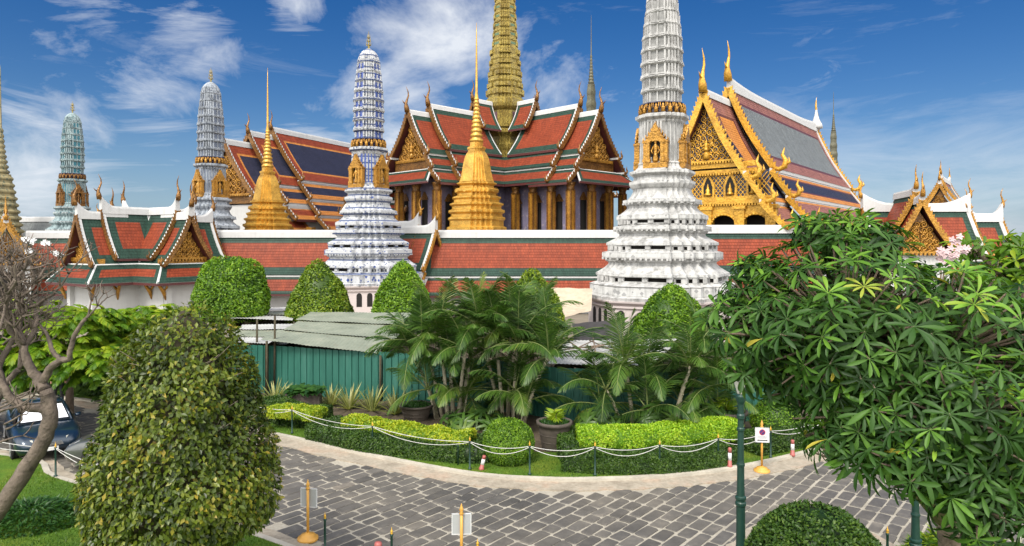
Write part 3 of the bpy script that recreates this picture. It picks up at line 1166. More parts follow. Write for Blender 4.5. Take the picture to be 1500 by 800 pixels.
# ------------------------------------------------------------------ gilded hall on the right
def gilded_hall():
    T = thing('gilded_gable_hall', 'hall with bright gold carved gable and grey blue tiled roof', 'temple hall', (18.5, 66, 0), face_dir(.617, .787))
    I = Matrix.Identity(4)
    bs = [(.3, TW), (.6, TP), (.28, TM)]
    fr = [(.25, TW), (1.5, TP), (.35, TM)]
    low = [(.24, TW), (.30, TO)]
    segs_f = [(0, 0, 4.25, -8.2, fr, TO, .35), (4.05, -8.0, 5.8, -10.5, low, TB, 0), (5.6, -10.7, 7.6, -12.9, low, TP, 0)]
    segs_m = [(0, 0, 4.6, -8.6, [(.3, TW), (1.15, TP), (.35, TM)], TS, .35), (4.4, -8.9, 6.2, -11.4, [(.25, TW), (.4, TO), (.2, TM)], TB, 0), (6.0, -11.7, 8.2, -14.2, low, TP, 0)]
    roof_run(T, I, 0, 8, 21.0, segs_f, 'f', 1.35, M['gold_bright'], whiteverge=.25, teeth=.34, horn=1.25, curl=1.5)
    roof_run(T, I, 6.6, 41, 22.7, segs_m, 'fb', 1.35, M['gold_bright'], whiteverge=.25, caph=.7, teeth=.34, sweep=.5, horn=1.25, curl=1.5)
    # small white spire ends at the far gable
    w = MB()
    w.lathe([(.9, 0), (.8, .5), (.45, 1.2), (.22, 2.0), (.1, 3.2), (.02, 4.4)], 10, 0, (0, 41, 23.0))
    w.build('ridge_finial', M['white'], T)
    pediment(T, I, .9, 20.2, 14.55, 3.55, M['navy'], M['gold_bright'], .62, True, -1, .065)
    # gilded storey under the pediment with a row of pointed niches and arches
    f = MB()
    f.box((0, 1.15, 12.15), (9.6, .5, .5), 0)
    f.box((0, 1.25, 11.55), (10.4, .5, .35), 0)
    f.box((0, 1.5, 10.2), (11.4, .4, 2.6), 1)
    f.box((0, 1.2, 8.85), (12.2, .6, .45), 0)
    f.box((0, 1.1, 8.5), (12.8, .7, .25), 0)
    for i in range(46):
        x = -6.2 + 12.4 * (i + .5) / 46
        f.box((x, .86, 8.3), (.16, .3, .2), 0)
        if abs(x) < 5:
            f.box((x, .98, 11.28), (.16, .3, .2), 0)
    xs = [-4.4, -2.2, 0, 2.2, 4.4]
    for x in xs:
        outer = [(x - .62, 9.1), (x + .62, 9.1), (x + .66, 10.2), (x + .35, 10.95), (x, 11.45), (x - .35, 10.95), (x - .66, 10.2)]
        f.prism(outer, 1.14, 1.32, 0)
        f.prism([(x + (px - x) * .68, 9.2 + (pz - 9.1) * .8) for px, pz in outer], 1.10, 1.3, 2)
        f.lathe([(.34, 0), (.38, .12), (.2, .3), (.24, .55), (.1, .72), (.13, .85), (.05, 1.0), (0, 1.3)], 8, 0, (x, 1.12, 9.25))
    for i in range(-14, 15):
        x = i * .4
        f.beam((x - .9, 1.26, 9.1), (x + .9, 1.26, 11.3), .06, .07, 0, (1, 0, 0))
        f.beam((x + .9, 1.25, 9.1), (x - .9, 1.25, 11.3), .06, .07, 0, (1, 0, 0))
    f.v = [(x_, y_, z_ + 1.9) for x_, y_, z_ in f.v]
    f.build('niche_storey', [M['gold_bright'], M['navy'], M['dark']], T)
    p = MB()
    for x in (-6.1, -3.2, 0, 3.2, 6.1):
        p.box((x, 1.2, 6.0), (.95, .8, 4.5), 0)
        p.box((x, 1.1, 8.0), (1.25, .9, .3), 0)
    for x in (-4.65, -1.6, 1.6, 4.65):
        # arch screen between the piers
        n = 10
        for i in range(n):
            a0, a1 = PI * i / n, PI * (i + 1) / n
            o0 = (x + 1.15 * math.cos(a0), 6.5 + .85 * math.sin(a0))
            o1 = (x + 1.15 * math.cos(a1), 6.5 + .85 * math.sin(a1))
            p.prism([o0, (o0[0], 8.3), (o1[0], 8.3), o1], 1.0, 1.35, 0)
            p.tube([(o0[0], .98, o0[1]), (o1[0], .98, o1[1])], .09, 5)
    p.v = [(x_, y_, z_ + 1.9 if z_ > 4 else z_) for x_, y_, z_ in p.v]
    p.build('arcade', M['gold_bright'], T)
    b = MB()
    b.box((0, 22, 5.0), (12.6, 38, 7.0), 0)
    b.box((0, 21, 1.5), (16, 44, 3.0), 0)
    b.box((0, 2.85, 6.5), (11.8, .3, 8), 1)
    b.build('wall', [M['wall_white'], M['dark']], T)
    for s in (-1, 1):
        for i in range(12):
            c = MB()
            c.box((s * 7.4, 2 + i * 3.4, 5.5), (.7, .7, 5.2), 0)
            c.box((s * 7.4, 2 + i * 3.4, 8.0), (.95, .95, .4), 0)
            c.build('column', M['gold'], T)
    return T


gilded_hall()


# ------------------------------------------------------------------ blue roofed hall on the left
def blue_hall():
    T = thing('blue_roofed_hall', 'long hall with dark blue tiled roofs bordered in orange', 'temple hall', (-32.4, 92, 0), face_dir(.407, .914))
    I = Matrix.Identity(4)
    B1 = [(.28, TW), (1.15, TR), (.3, TO)]
    low = [(.2, TW), (.55, TO)]
    segs = [(0, 0, 4.9, -6.8, B1, TB, .25), (4.7, -7.1, 6.5, -9.3, low, TB, 0), (6.3, -9.6, 8.0, -11.5, low, TB, 0), (7.8, -11.8, 9.6, -13.5, low, TR, 0)]
    segs2 = [(0, 0, 4.7, -6.6, B1, TB, .25), (4.5, -6.9, 6.3, -9.0, low, TB, 0), (6.1, -9.3, 7.8, -11.1, low, TR, 0)]
    roof_run(T, I, 0, 34, 21.7, segs, 'fb', 1.05, M['gold_dark'])
    roof_run(T, I, -4.1, 3, 20.6, segs2, 'f', 1.05, M['gold_dark'])
    roof_run(T, I, -8.2, -1, 19.0, segs2, 'f', 1.05, M['gold_dark'])
    pediment(T, I, -7.6, 18.2, 12.6, 3.9, M['gold_dark'], M['gold'], .8, True, -1, .08)
    b = MB()
    b.box((0, 14, 6.5), (13, 42, 9.5), 0)
    b.box((0, -7, 12), (9, .5, 1.2), 1)
    b.box((0, 14, 2), (18, 46, 4), 0)
    b.build('wall', [M['wall_white'], M['gold_dark']], T)
    for s in (-1, 1):
        for i in range(11):
            c = MB()
            c.box((s * 8.4, -6 + i * 4.0, 6), (.8, .8, 5.0), 0)
            c.build('column', M['gold'], T)
    # lower porch roofs stepping out to the right, in green and red
    P = thing('green_red_pavilion', 'small hall roof in red and green tiles beside the crossed roofs, behind blue prang', 'pavilion', (-14.5, 84, 0), face_dir(-.97, .24))
    sg = [(0, 0, 2.7, -3.3, [(.24, TW), (.6, TG)], TR, .15), (2.5, -3.55, 3.8, -4.9, [(.16, TW), (.42, TG)], TR, 0), (3.6, -5.1, 5.0, -6.2, [(.16, TW), (.4, TG)], TR, 0)]
    roof_run(P, I, -3.4, 4.4, 16.4, sg, 'fb', .8, M['gold_dark'], caph=.3)
    b = MB()
    b.box((0, .5, 6.2), (7.2, 7.0, 8), 0)
    b.box((0, .5, 1.5), (9.4, 8.6, 3), 1)
    b.build('wall', [M['violet'], M['wall_white']], P)
    for s in (-1, 1):
        for i in range(4):
            c = MB()
            c.box((s * 4.2, -3.0 + i * 2.3, 6.6), (.5, .5, 7.2), 0)
            c.build('column', M['gold'], P)


blue_hall()


# ------------------------------------------------------------------ tiled enclosing galleries
def gallery(label, x0, x1, yr, zr, ends='', k=1.0, rot=0.0, name='gallery_wall'):
    T = thing(name, label, 'gallery', ((x0 + x1) / 2, yr, 0), rot, 'tiled galleries enclosing the temple')
    L = (x1 - x0) / 2
    m4 = rotz(-PI / 2)              # local Y runs along world X
    segs = [(0, 0, 2.3 * k, -3.75 * k, [(.85, TG)], TR, .12), (2.15 * k, -3.95 * k, 3.2 * k, -5.5 * k, [(.32, TG)], TR, 0)]
    roof_run(T, m4, -L, L, zr - .45, segs, ends, .7, M['gold'], capw=.55, caph=.5, whiteverge=.5 if ends else 0, sweep=.9 if ends else 0)
    w = MB()
    w.box((0, 0, (zr - 5.0 * k) / 2), (2 * L - .4, 3.6 * k, zr - 5.0 * k), 0)
    w.build('wall', M['wall_white'], T)
    return T


gallery('tiled gallery stretch at far left, left of the gate porch', -48, -37.5, 67.6, 7.7)
gallery('tiled gallery stretch between the gate porch and blue prang tower', -29.0, -11.0, 66.6, 7.75)
gallery('long plain tiled gallery stretch between the blue prang and white prang', -8.4, 11.5, 65.2, 7.72)
gallery('tiled gallery stretch right of the white prang below the gilded hall', 14.0, 32.6, 61.2, 8.1)
gallery('short raised tiled gallery bay with swept up white ridge and gold horns', -12.6, -8.7, 66.2, 8.6, 'b', 1.0, math.radians(-24))
gallery('low tiled gallery bay with white ridge just right of the blue prang', -11.2, -6.9, 64.9, 8.15, 'b', .98, math.radians(-24))
gallery('higher gallery with red and green roof and white swept ridge at right', 31.0, 40.5, 60.5, 10.0, 'fb', 1.15)
gallery('rightmost stepped down gallery end with tall gold horn', 40.2, 43.3, 60.4, 9.1, 'fb', 1.1)


# ------------------------------------------------------------------ gate porches
def gate_porch():
    T = thing('gate_porch', 'white walled gate porch with crossed red and green roofs at left', 'gate porch', (-32.1, 60.5, 0))
    g = [(.2, TW), (.8, TG)]
    lo = [(.12, TW), (.5, TG)]
    s1 = [(0, 0, 2.25, -4.0, g, TR, .2)]
    for ang in (-32, 58, 148, 238):
        m4, reach, zz = rotz(math.radians(ang)), -6.1, 8.75
        roof_run(T, m4, reach, -2.0, zz, s1, 'f', .72, M['gold_dark'], caph=.4, sweep=.8, horn=1.2)
        roof_run(T, m4, reach + 1.9, -.1, zz + .5, [(0, 0, 2.2, -4.0, g, TR, .2)], 'f', .7, M['gold_dark'], caph=.4, sweep=.9, horn=1.2)
        pediment(T, m4, reach + .7, zz - .9, 5.35, 1.75, M['gold_dark'], M['gold'], .42, False, -1, .06)
        w = MB()
        w.box((0, reach + .9, 5.0), (4.4, .5, .5), 1)
        w.box((0, reach / 2 + .6, 2.4), (4.2, -reach, 4.9), 0)
        for s in (-1, 1):
            w.box((s * 1.75, reach + .5, 2.3), (.5, .5, 4.6), 0)
            w.box((s * 1.75, reach + .5, 3.9), (.62, .62, .3), 0)
        w.box((0, reach + 1.05, 1.7), (1.7, .25, 3.4), 2)
        xf(w, m4).build('wall', [M['wall_white'], M['gold'], M['dark']], T)
        # skirt roof wrapped round the wing
        k = MB()
        y0, y1 = reach + .4, -1.0
        a, b = 2.3, 3.4
        zt, zb = 4.85, 3.35
        k.sheet((-a, y0, zt), (a, y0, zt), (-b, y0 - 1.2, zb), (b, y0 - 1.2, zb), lo, TR, .12)
        for s in (-1, 1):
            k.sheet((s * a, y0, zt), (s * a, y1, zt), (s * b, y0 - 1.2, zb), (s * b, y1, zb), lo, TR, .12)
            k.beam((s * (b - .1), y0 - 1.1, zb - .12), (s * (b - .1), y1, zb - .12), .14, .22, TM)
        k.beam((-b + .05, y0 - 1.1, zb - .12), (b - .05, y0 - 1.1, zb - .12), .14, .22, TM)
        xf(k, m4).build('skirt_roof', ROOF, T)
        for s in (-1, 1):
            for y in (reach + .2, reach + 2.2):
                c = MB()
                c.tube([(s * 2.1, y, 1.9), (s * 2.3, y - .1, 2.5), (s * 2.75, y - .2, 3.1), (s * 3.0, y - .2, 3.3)], [.06, .16, .13, .05], 6)
                c.tube([(s * 2.35, y, 2.5), (s * 2.15, y - .3, 2.95), (s * 2.4, y - .5, 3.3)], [.1, .09, .03], 5)
                xf(c, m4).build('eave_bracket', M['gold'], T)
    return T


gate_porch()


def small_gate(label, loc, rot, k, zr, name='gable_gate', pinnacle=False):
    T = thing(name, label, 'gate', loc, rot, None)
    I = Matrix.Identity(4)
    s1 = [(0, 0, 2.6 * k, -4.4 * k, [(.2, TW), (.5, TG)], TR, .18)]
    roof_run(T, I, -2.2 * k, 4 * k, zr, s1, 'f', .8 * k, M['gold'], caph=.35, sweep=.3)
    roof_run(T, I, -.6 * k, 5 * k, zr + .75 * k, s1, 'f', .8 * k, M['gold'], caph=.35, sweep=.3)
    pediment(T, I, -1.6 * k, zr - .9 * k, zr - 4.1 * k, 2.0 * k, M['gold_dark'], M['gold'], .48 * k, False, -1, .07 * k)
    w = MB()
    h = zr - 4.2 * k
    w.box((0, 1.5 * k, h / 2), (4.4 * k, 6 * k, h), 0)
    w.box((0, -1.56 * k, h * .42), (1.6 * k, .14, h * .8), 1)
    w.build('wall', [M['wall_white'], M['dark']], T)
    return T


small_gate('gold gabled gate in the wall above the big tree at right', (at(1338, 330, 56).x, 56, 0), math.radians(-14), .98, 9.9)
small_gate('gold gabled gate at the far left edge above bare branches', (at(8, 360, 63).x, 63, 0), math.radians(38), .85, 8.3)


# ------------------------------------------------------------------ distant spires and roofs
def far_spire(name, label, px, ytop, d, ybase, half, mat, cat='spire', rings_=9):
    p = at(px, ybase, d)
    T = thing(name, label, cat, (p.x, p.y, 0), PR)
    u = d * .001
    z0 = p.z
    H = (ybase - ytop) * u
    w = half * u
    b = MB()
    pr = [(w * 1.6, 0), (w * 1.6, z0 * .5), (w * 1.25, z0 * .55)]
    for i in range(rings_):
        f = i / rings_
        zz = z0 * .55 + (z0 + H * .36 - z0 * .55) * f
        r = w * (1.25 - .75 * f)
        st = (z0 + H * .36 - z0 * .55) / rings_
        pr += [(r * .95, zz), (r * 1.03, zz + st * .2), (r * 1.03, zz + st * .4), (r * .86, zz + st * .7), (r * .84, zz + st * .98)]
    redent(b, pr)
    b.build('stepped_base', mat, T)
    s = MB()
    pr = []
    zz, r = z0 + H * .36, w * .46
    for i in range(9):
        st = H * .03
        pr += [(r * .8, zz), (r, zz + st * .3), (r, zz + st * .6), (r * .7, zz + st * .95)]
        zz += st
        r *= .88
    pr += [(r * .6, zz), (r * .45, zz + H * .12), (r * .2, z0 + H * .97), (.01, z0 + H)]
    s.lathe(pr, 10)
    s.build('spire_tip', mat, T)
    return T


mos = plaster('green_gold_mosaic', (.30, .25, .13), (.05, .07, .06), .8, (.09, .12, .09), 2.2)
dk = plain('dark_bronze', (.10, .095, .06), .5, .2, var=.4, scale=4)
far_spire('mosaic_chedi', 'stepped mosaic chedi cut by the left edge of the view', 0, 95, 96, 345, 26, mos, 'chedi', 13)
far_spire('bronze_spire', 'slender dark bronze spire behind the right wing of the crossed roofs', 866, 22, 118, 180, 10, dk)
far_spire('bronze_spire', 'short dark bronze spire behind the far end of gilded hall', 1221, 134, 125, 225, 7, dk)


def far_roof(label, px, py, d, L, k, rot, field, band):
    p = at(px, py, d)
    T = thing('distant_roof_hall', label, 'temple hall', (p.x, p.y, 0), rot)
    I = Matrix.Identity(4)
    sg = [(0, 0, 2.8 * k, -4.4 * k, [(.2, TW), (.6, band)], field, .2), (2.6 * k, -4.6 * k, 4 * k, -6 * k, [(.2, TW), (.4, band)], field, 0)]
    roof_run(T, I, 0, L, p.z, sg, 'fb', .9 * k, M['gold'], sweep=.6)
    roof_run(T, I, -1.6 * k, 2, p.z - 1.0 * k, sg, 'f', .9 * k, M['gold'], sweep=.5)
    pediment(T, I, -1.0 * k, p.z - 2.0 * k, p.z - 5.2 * k, 2 * k, M['gold_dark'], M['gold'], .6 * k, False)
    w = MB()
    h = p.z - 5.4 * k
    w.box((0, L / 2, h / 2), (5 * k, L - .6, h), 0)
    w.build('wall', M['wall_white'], T)


far_roof('distant small hall with gold gable and grey roof behind the right gallery', 1378, 262, 95, 11, .85, math.radians(-38), TS, TP)
far_roof('distant grey roofed hall with white ridge below the teal prang tower', 142, 322, 100, 16, .8, math.radians(80), TS, TS)

# ================================================================== ground, road, beds
def struct(o):
    o['kind'] = 'structure'
    return o


def poly_mesh(mb, pts, z, m=0):
    tri = tessellate_polygon([[Vector((p[0], p[1], 0)) for p in pts]])
    mb.faces([(p[0], p[1], z) for p in pts], [t if (Vector(pts[t[1]][:2]) - Vector(pts[t[0]][:2])).cross(Vector(pts[t[2]][:2]) - Vector(pts[t[0]][:2])) > 0 else t[::-1] for t in tri], m)


def smooth_line(pts, n=6):
    """Catmull-Rom through 2D points"""
    P = [Vector((p[0], p[1])) for p in pts]
    out = []
    for i in range(len(P) - 1):
        p0, p1, p2, p3 = P[max(i - 1, 0)], P[i], P[i + 1], P[min(i + 2, len(P) - 1)]
        for j in range(n):
            t = j / n
            out.append(0.5 * ((2 * p1) + (p2 - p0) * t + (2 * p0 - 5 * p1 + 4 * p2 - p3) * t * t + (3 * p1 - p0 - 3 * p2 + p3) * t ** 3))
    out.append(P[-1])
    return out


def offset_line(L, d):
    out = []
    for i, p in enumerate(L):
        t = (L[min(i + 1, len(L) - 1)] - L[max(i - 1, 0)]).normalized()
        out.append(p + Vector((-t.y, t.x)) * d)
    return out


FAR = smooth_line([onground(*p) for p in ((-420, 545), (0, 577), (95, 586), (142, 592), (260, 612), (410, 642), (545, 672), (690, 699), (800, 707), (880, 707), (980, 702), (1080, 690),
                                          (1180, 668), (1260, 645), (1400, 603), (1640, 560))])
NEAR = smooth_line([onground(*p) for p in ((-500, 640), (0, 668), (85, 701), (220, 740), (370, 784), (478, 823), (600, 860), (720, 880), (850, 884), (980, 868), (1060, 838), (1096, 802),
                                           (1138, 770), (1182, 762), (1240, 775), (1310, 812), (1400, 830), (1500, 820), (1800, 760))])

g = MB()
g.face([(-2500, -200, -.03), (2500, -200, -.03), (2500, 5000, -.03), (-2500, 5000, -.03)])
ground_o = struct(g.build('ground', plain('trodden_ground', (.20, .17, .13), .95, var=.3, scale=.4), None))

# mortar bed of the road
r = MB()
poly_mesh(r, FAR + NEAR[::-1], 0.0)
t = NT('road_mortar')
co = t.coord()
n1 = t.noise(co, 1.1, 6, .65)
n2 = t.noise(co, 14, 4, .6)
t.base(t.mixc(1.0, t.ramp(n1, [(.3, (.29, .265, .22)), (.7, (.46, .425, .355))]), t.ramp(n2, [(.3, (.78, .77, .75)), (.7, (1.05, 1.05, 1.05))]), 'MULTIPLY'))
t.set(.9, 0, .3)
t.bump(n2, .4, .02)
struct(r.build('road', t.mat))


def inside(poly, x, y):
    c = False
    n = len(poly)
    j = n - 1
    for i in range(n):
        xi, yi, xj, yj = poly[i][0], poly[i][1], poly[j][0], poly[j][1]
        if (yi > y) != (yj > y) and x < (xj - xi) * (y - yi) / (yj - yi) + xi:
            c = not c
        j = i
    return c


# paving stones, laid in slanting rows
STONE = offset_line(FAR, -.34) + offset_line(NEAR, .10)[::-1]
t = NT('paving_stone')
at_ = t.n('Attribute')
at_.attribute_name = 'rnd'
co = t.coord()
n1 = t.noise(co, 2.4, 7, .68)
n2 = t.noise(co, .32, 4, .6)
c = t.ramp(at_.outputs['Fac'], [(0, (.086, .081, .075)), (.45, (.120, .112, .102)), (.8, (.150, .139, .124)), (1, (.20, .175, .145))])
c = t.mixc(1.0, c, t.ramp(n1, [(.28, (.70, .70, .70)), (.55, (1, 1, 1)), (.78, (1.55, 1.5, 1.4))]), 'MULTIPLY')
c = t.mixc(1.0, c, t.ramp(n2, [(.35, (.78, .79, .82)), (.65, (1.22, 1.18, 1.10))]), 'MULTIPLY')
t.base(c)
t.set(.62, 0, .45)
t.bump(t.noise(co, 11, 6, .65), .5, .02)
M['stone'] = t.mat


def paving():
    ang = math.radians(49.5)
    e1, e2 = Vector((math.cos(ang), math.sin(ang))), Vector((-math.sin(ang), math.cos(ang)))
    V, F, A = [], [], []
    rr_ = random.Random(3)
    row = -40.0
    while row < 46:
        H = rr_.uniform(.32, .385)
        u = -20 + rr_.uniform(0, 1)
        while u < 60:
            L = rr_.choice((.42, .54, .58, .62, .66, .70, .80))
            gap = rr_.uniform(.018, .034)
            cx = e1 * (u + L / 2) + e2 * (row + H / 2)
            if -36 < cx.x < 30 and 12 < cx.y < 40:
                a, b = L / 2 - gap, H / 2 - gap
                pts = []
                for sx, sy in ((-1, -1), (1, -1), (1, 1), (-1, 1)):
                    k = rr_.uniform(.012, .05)
                    jx, jy = rr_.uniform(-.02, .02), rr_.uniform(-.02, .02)
                    q = [(sx * a + jx, sy * (b - k) + jy), (sx * (a - k) + jx, sy * b + jy)]
                    if sx * sy > 0:
                        pts += q
                    else:
                        pts += q[::-1]
                W = [cx + e1 * p[0] + e2 * p[1] for p in pts]
                if all(inside(STONE, p.x, p.y) for p in W):
                    base = len(V)
                    h = .018 + rr_.uniform(-.006, .008)
                    for p in W:
                        V.append((p.x, p.y, .002))
                    for p in W:
                        q = cx + (p - cx) * .955
                        V.append((q.x, q.y, h))
                    n = len(W)
                    F.append(tuple(base + n + i for i in range(n)))
                    for i in range(n):
                        j = (i + 1) % n
                        F.append((base + i, base + j, base + n + j, base + n + i))
                    v = min(1, max(0, rr_.gauss(.42, .17)))
                    A += [v] * (2 * n)
            u += L
        row += H
    me = bpy.data.meshes.new('paving_stones')
    me.from_pydata(V, [], F)
    me.attributes.new('rnd', 'FLOAT', 'POINT').data.foreach_set('value', A)
    me.materials.append(M['stone'])
    o = bpy.data.objects.new('road_paving_stones', me)
    COL.objects.link(o)
    struct(o)


paving()

# concrete margin and low kerbs
k = MB()
for L, s, wd_ in ((FAR, -1, .64), (NEAR, 1, .34)):
    a, b = L, [q + (q2 - q).normalized() * .07 * math.sin(i * 2.3) * math.sin(i * .9) for i, (q, q2) in enumerate(zip(offset_line(L, s * wd_), L))]
    for i in range(len(L) - 1):
        k.face([(a[i].x, a[i].y, .036), (a[i + 1].x, a[i + 1].y, .036), (b[i + 1].x, b[i + 1].y, .034), (b[i].x, b[i].y, .034)])
        k.face([(b[i].x, b[i].y, .034), (b[i + 1].x, b[i + 1].y, .034), (b[i + 1].x, b[i + 1].y, -.01), (b[i].x, b[i].y, -.01)])
t = NT('margin_concrete')
co = t.coord()
n1 = t.noise(co, .9, 6, .65)
n2 = t.noise(co, 9, 5, .65)
c = t.ramp(n1, [(.28, (.23, .195, .15)), (.5, (.37, .325, .26)), (.62, (.40, .31, .235)), (.8, (.43, .39, .33))])
t.base(t.mixc(1.0, c, t.ramp(n2, [(.3, (.75, .74, .72)), (.65, (1.06, 1.06, 1.06))]), 'MULTIPLY'))
t.set(.9, 0, .3)
t.bump(n2, .35, .02)
struct(k.build('road_margin', t.mat))
k = MB()
for L, s in ((FAR, 1), (NEAR, -1)):
    b = offset_line(L, s * .16)
    for i in range(len(L) - 1):
        k.loft([[(L[j].x, L[j].y, -.02), (L[j].x, L[j].y, .105), (b[j].x, b[j].y, .115), (b[j].x, b[j].y, -.02)] for j in (i, i + 1)])
struct(k.build('kerb', M['concrete']))

# lawns: gently uneven turf
t = NT('turf')
co = t.coord()
n1 = t.noise(co, .7, 5, .6)
n2 = t.noise(co, 26, 4, .7)
c = t.ramp(n1, [(.3, (.055, .125, .014)), (.5, (.085, .165, .016)), (.72, (.16, .20, .022))])
t.base(t.mixc(1.0, c, t.ramp(n2, [(.3, (.6, .6, .6)), (.7, (1.25, 1.25, 1.2))]), 'MULTIPLY'))
t.set(.9, 0, .2)
t.bump(n2, .8, .05)
M['turf'] = t.mat
far_in = offset_line(FAR, .16)
near_in = offset_line(NEAR, -.16)
l = MB()
bed_far = far_in + [Vector((40, 46)), Vector((-60, 46))]
poly_mesh(l, bed_far, .10)
bed_near = near_in + [Vector((40, -10)), Vector((-40, -10))]
poly_mesh(l, bed_near, .10)
struct(l.build('lawn', M['turf']))
so = MB()
poly_mesh(so, offset_line(FAR, 2.4)[12:] + [Vector((38, 45)), Vector((-30, 45))], .106)
struct(so.build('planting_soil', M['soil']))


# ================================================================== leaves
def leaf_strips(name, P, D, N, L, W, st, wd, mats, droop=0.0, fold=0.2, rnd=None, parent=None, extra=None):
    """leaf blades: base points P, directions D, normals N; stations st along the blade with half width factors wd"""
    P, D, N = (np.asarray(a, dtype=np.float64) for a in (P, D, N))
    n = len(P)
    L = np.broadcast_to(np.asarray(L, dtype=np.float64), (n,))
    W = np.broadcast_to(np.asarray(W, dtype=np.float64), (n,))
    D = D / (np.linalg.norm(D, axis=1, keepdims=True) + 1e-9)
    B = np.cross(D, N)
    B = B / (np.linalg.norm(B, axis=1, keepdims=True) + 1e-9)
    N = np.cross(B, D)
    dr = np.broadcast_to(np.asarray(droop, dtype=np.float64), (n,))
    V, cols = [], []
    for s, w in zip(st, wd):
        c = P + D * (L * s)[:, None] - N * (L * dr * s * s)[:, None]
        if w > 0:
            off = (W * w * .5)[:, None]
            up = N * (W * w * fold)[:, None]
            cols.append((len(V), len(V) + 1, len(V) + 2))
            V += [c - B * off + up, c, c + B * off + up]
        else:
            cols.append((len(V),))
            V.append(c)
    k = len(V)
    V = np.stack(V, 1).reshape(-1, 3)
    tri, quad = [], []
    for a, b in zip(cols, cols[1:]):
        if len(a) == 3 and len(b) == 3:
            quad += [(a[0], a[1], b[1], b[0]), (a[1], a[2], b[2], b[1])]
        elif len(a) == 1:
            tri += [(a[0], b[1], b[0]), (a[0], b[2], b[1])]
        else:
            tri += [(a[0], a[1], b[0]), (a[1], a[2], b[0])]
    off = (np.arange(n) * k)[:, None, None]
    parts = []
    if tri:
        parts.append((np.array(tri)[None] + off).reshape(-1, 3))
    if quad:
        parts.append((np.array(quad)[None] + off).reshape(-1, 4))
    rv = rng.random(n) if rnd is None else np.asarray(rnd)
    A = np.repeat(rv, k)
    mi = [np.zeros(len(p), int) for p in parts]
    loops = [p.reshape(-1) for p in parts]
    sizes = [np.full(len(p), p.shape[1]) for p in parts]
    if extra is not None and len(extra.v):
        b = len(V)
        V = np.vstack([V, np.array(extra.v)])
        A = np.concatenate([A, np.zeros(len(extra.v))])
        loops.append(np.array([b + i for f in extra.f for i in f]))
        sizes.append(np.array([len(f) for f in extra.f]))
        mi.append(np.array(extra.m) + 1)
    loops, sizes, mi = np.concatenate(loops), np.concatenate(sizes), np.concatenate(mi)
    me = bpy.data.meshes.new(name)
    me.vertices.add(len(V))
    me.vertices.foreach_set('co', V.reshape(-1))
    me.loops.add(len(loops))
    me.loops.foreach_set('vertex_index', loops)
    me.polygons.add(len(sizes))
    me.polygons.foreach_set('loop_start', np.concatenate([[0], np.cumsum(sizes)[:-1]]))
    me.polygons.foreach_set('loop_total', sizes)
    me.polygons.foreach_set('material_index', mi)
    for m_ in mats:
        me.materials.append(m_)
    me.attributes.new('rnd', 'FLOAT', 'POINT').data.foreach_set('value', A)
    me.update(calc_edges=True)
    o = bpy.data.objects.new(name, me)
    COL.objects.link(o)
    if parent is not None:
        o.parent = parent
    return o


def unit(n):
    v = rng.normal(size=(n, 3))
    return v / np.linalg.norm(v, axis=1, keepdims=True)


SMALL = ([0, .5, 1], [0, 1, 0])
MF = {}
MF['bright'] = leafmat('bright_topiary_leaf', [(.034,.085,.007),(.092,.20,.011),(.17,.31,.015),(.28,.42,.024)])
MF['olive'] = leafmat('olive_topiary_leaf', [(.042,.085,.008),(.105,.19,.012),(.20,.285,.017),(.32,.36,.03)])
MF['hedge'] = leafmat('dark_hedge_leaf', [(0.018, 0.045, 0.008), (0.038, 0.088, 0.012), (0.065, 0.13, 0.016), (0.11, 0.18, 0.024)])
MF['lime'] = leafmat('lime_hedge_leaf', [(.10,.23,.010),(.22,.40,.016),(.36,.52,.026),(.48,.58,.05)])
MF['yellow'] = leafmat('yellow_bedding_leaf', [(.10,.20,.012),(.25,.36,.016),(.42,.47,.022),(.55,.53,.04)])
MF['bush'] = leafmat('glossy_bush_leaf', [(.022,.040,.006),(.046,.074,.009),(.080,.118,.012),(.125,.165,.017),(.20,.22,.024),(.33,.25,.03)], rough=.36)
MF['palm'] = leafmat('palm_leaf', [(.022,.052,.011),(.048,.108,.017),(.088,.165,.024),(.19,.23,.045)], rough=.38)
MF['whorl'] = leafmat('whorl_leaf', [(.016,.044,.009),(.030,.082,.014),(.052,.125,.018),(.10,.22,.022),(.17,.33,.032),(.42,.36,.05)], rough=.48, trans=.25, spec=.3)
MF['young'] = leafmat('yellow_green_leaf', [(.045, .11, .010), (.10, .21, .012), (.20, .31, .016), (.32, .38, .025)], trans=.4)
MF['spiky'] = leafmat('variegated_blade', [(.12, .15, .035), (.30, .32, .11), (.48, .46, .20), (.08, .13, .03)])
MF['grass'] = leafmat('grass_blade', [(.045, .11, .012), (.075, .16, .014), (.12, .20, .017), (.19, .23, .03)])
MF['lowplant'] = leafmat('ground_plant_leaf', [(.014, .05, .010), (.028, .085, .014), (.05, .13, .018)])


def dome_points(n, prof, lump=.12, jit=.06, seed=0):
    """points and outward normals on a lumpy surface of revolution; prof(h)->radius, h 0..1 (unit height)"""
    hs = np.linspace(0, 1, 200)
    rs = np.array([prof(h) for h in hs])
    w = rs + .03
    cdf = np.cumsum(w)
    cdf /= cdf[-1]
    h = np.interp(rng.random(n), cdf, hs)
    r = np.interp(h, hs, rs)
    dr = np.interp(h, hs, np.gradient(rs, hs))
    th = rng.random(n) * 2 * PI
    return h, r, dr, th


def lumpy(P, freq, seed):
    return np.array([mnoise.noise(Vector((p[0] * freq + seed, p[1] * freq, p[2] * freq))) for p in P])


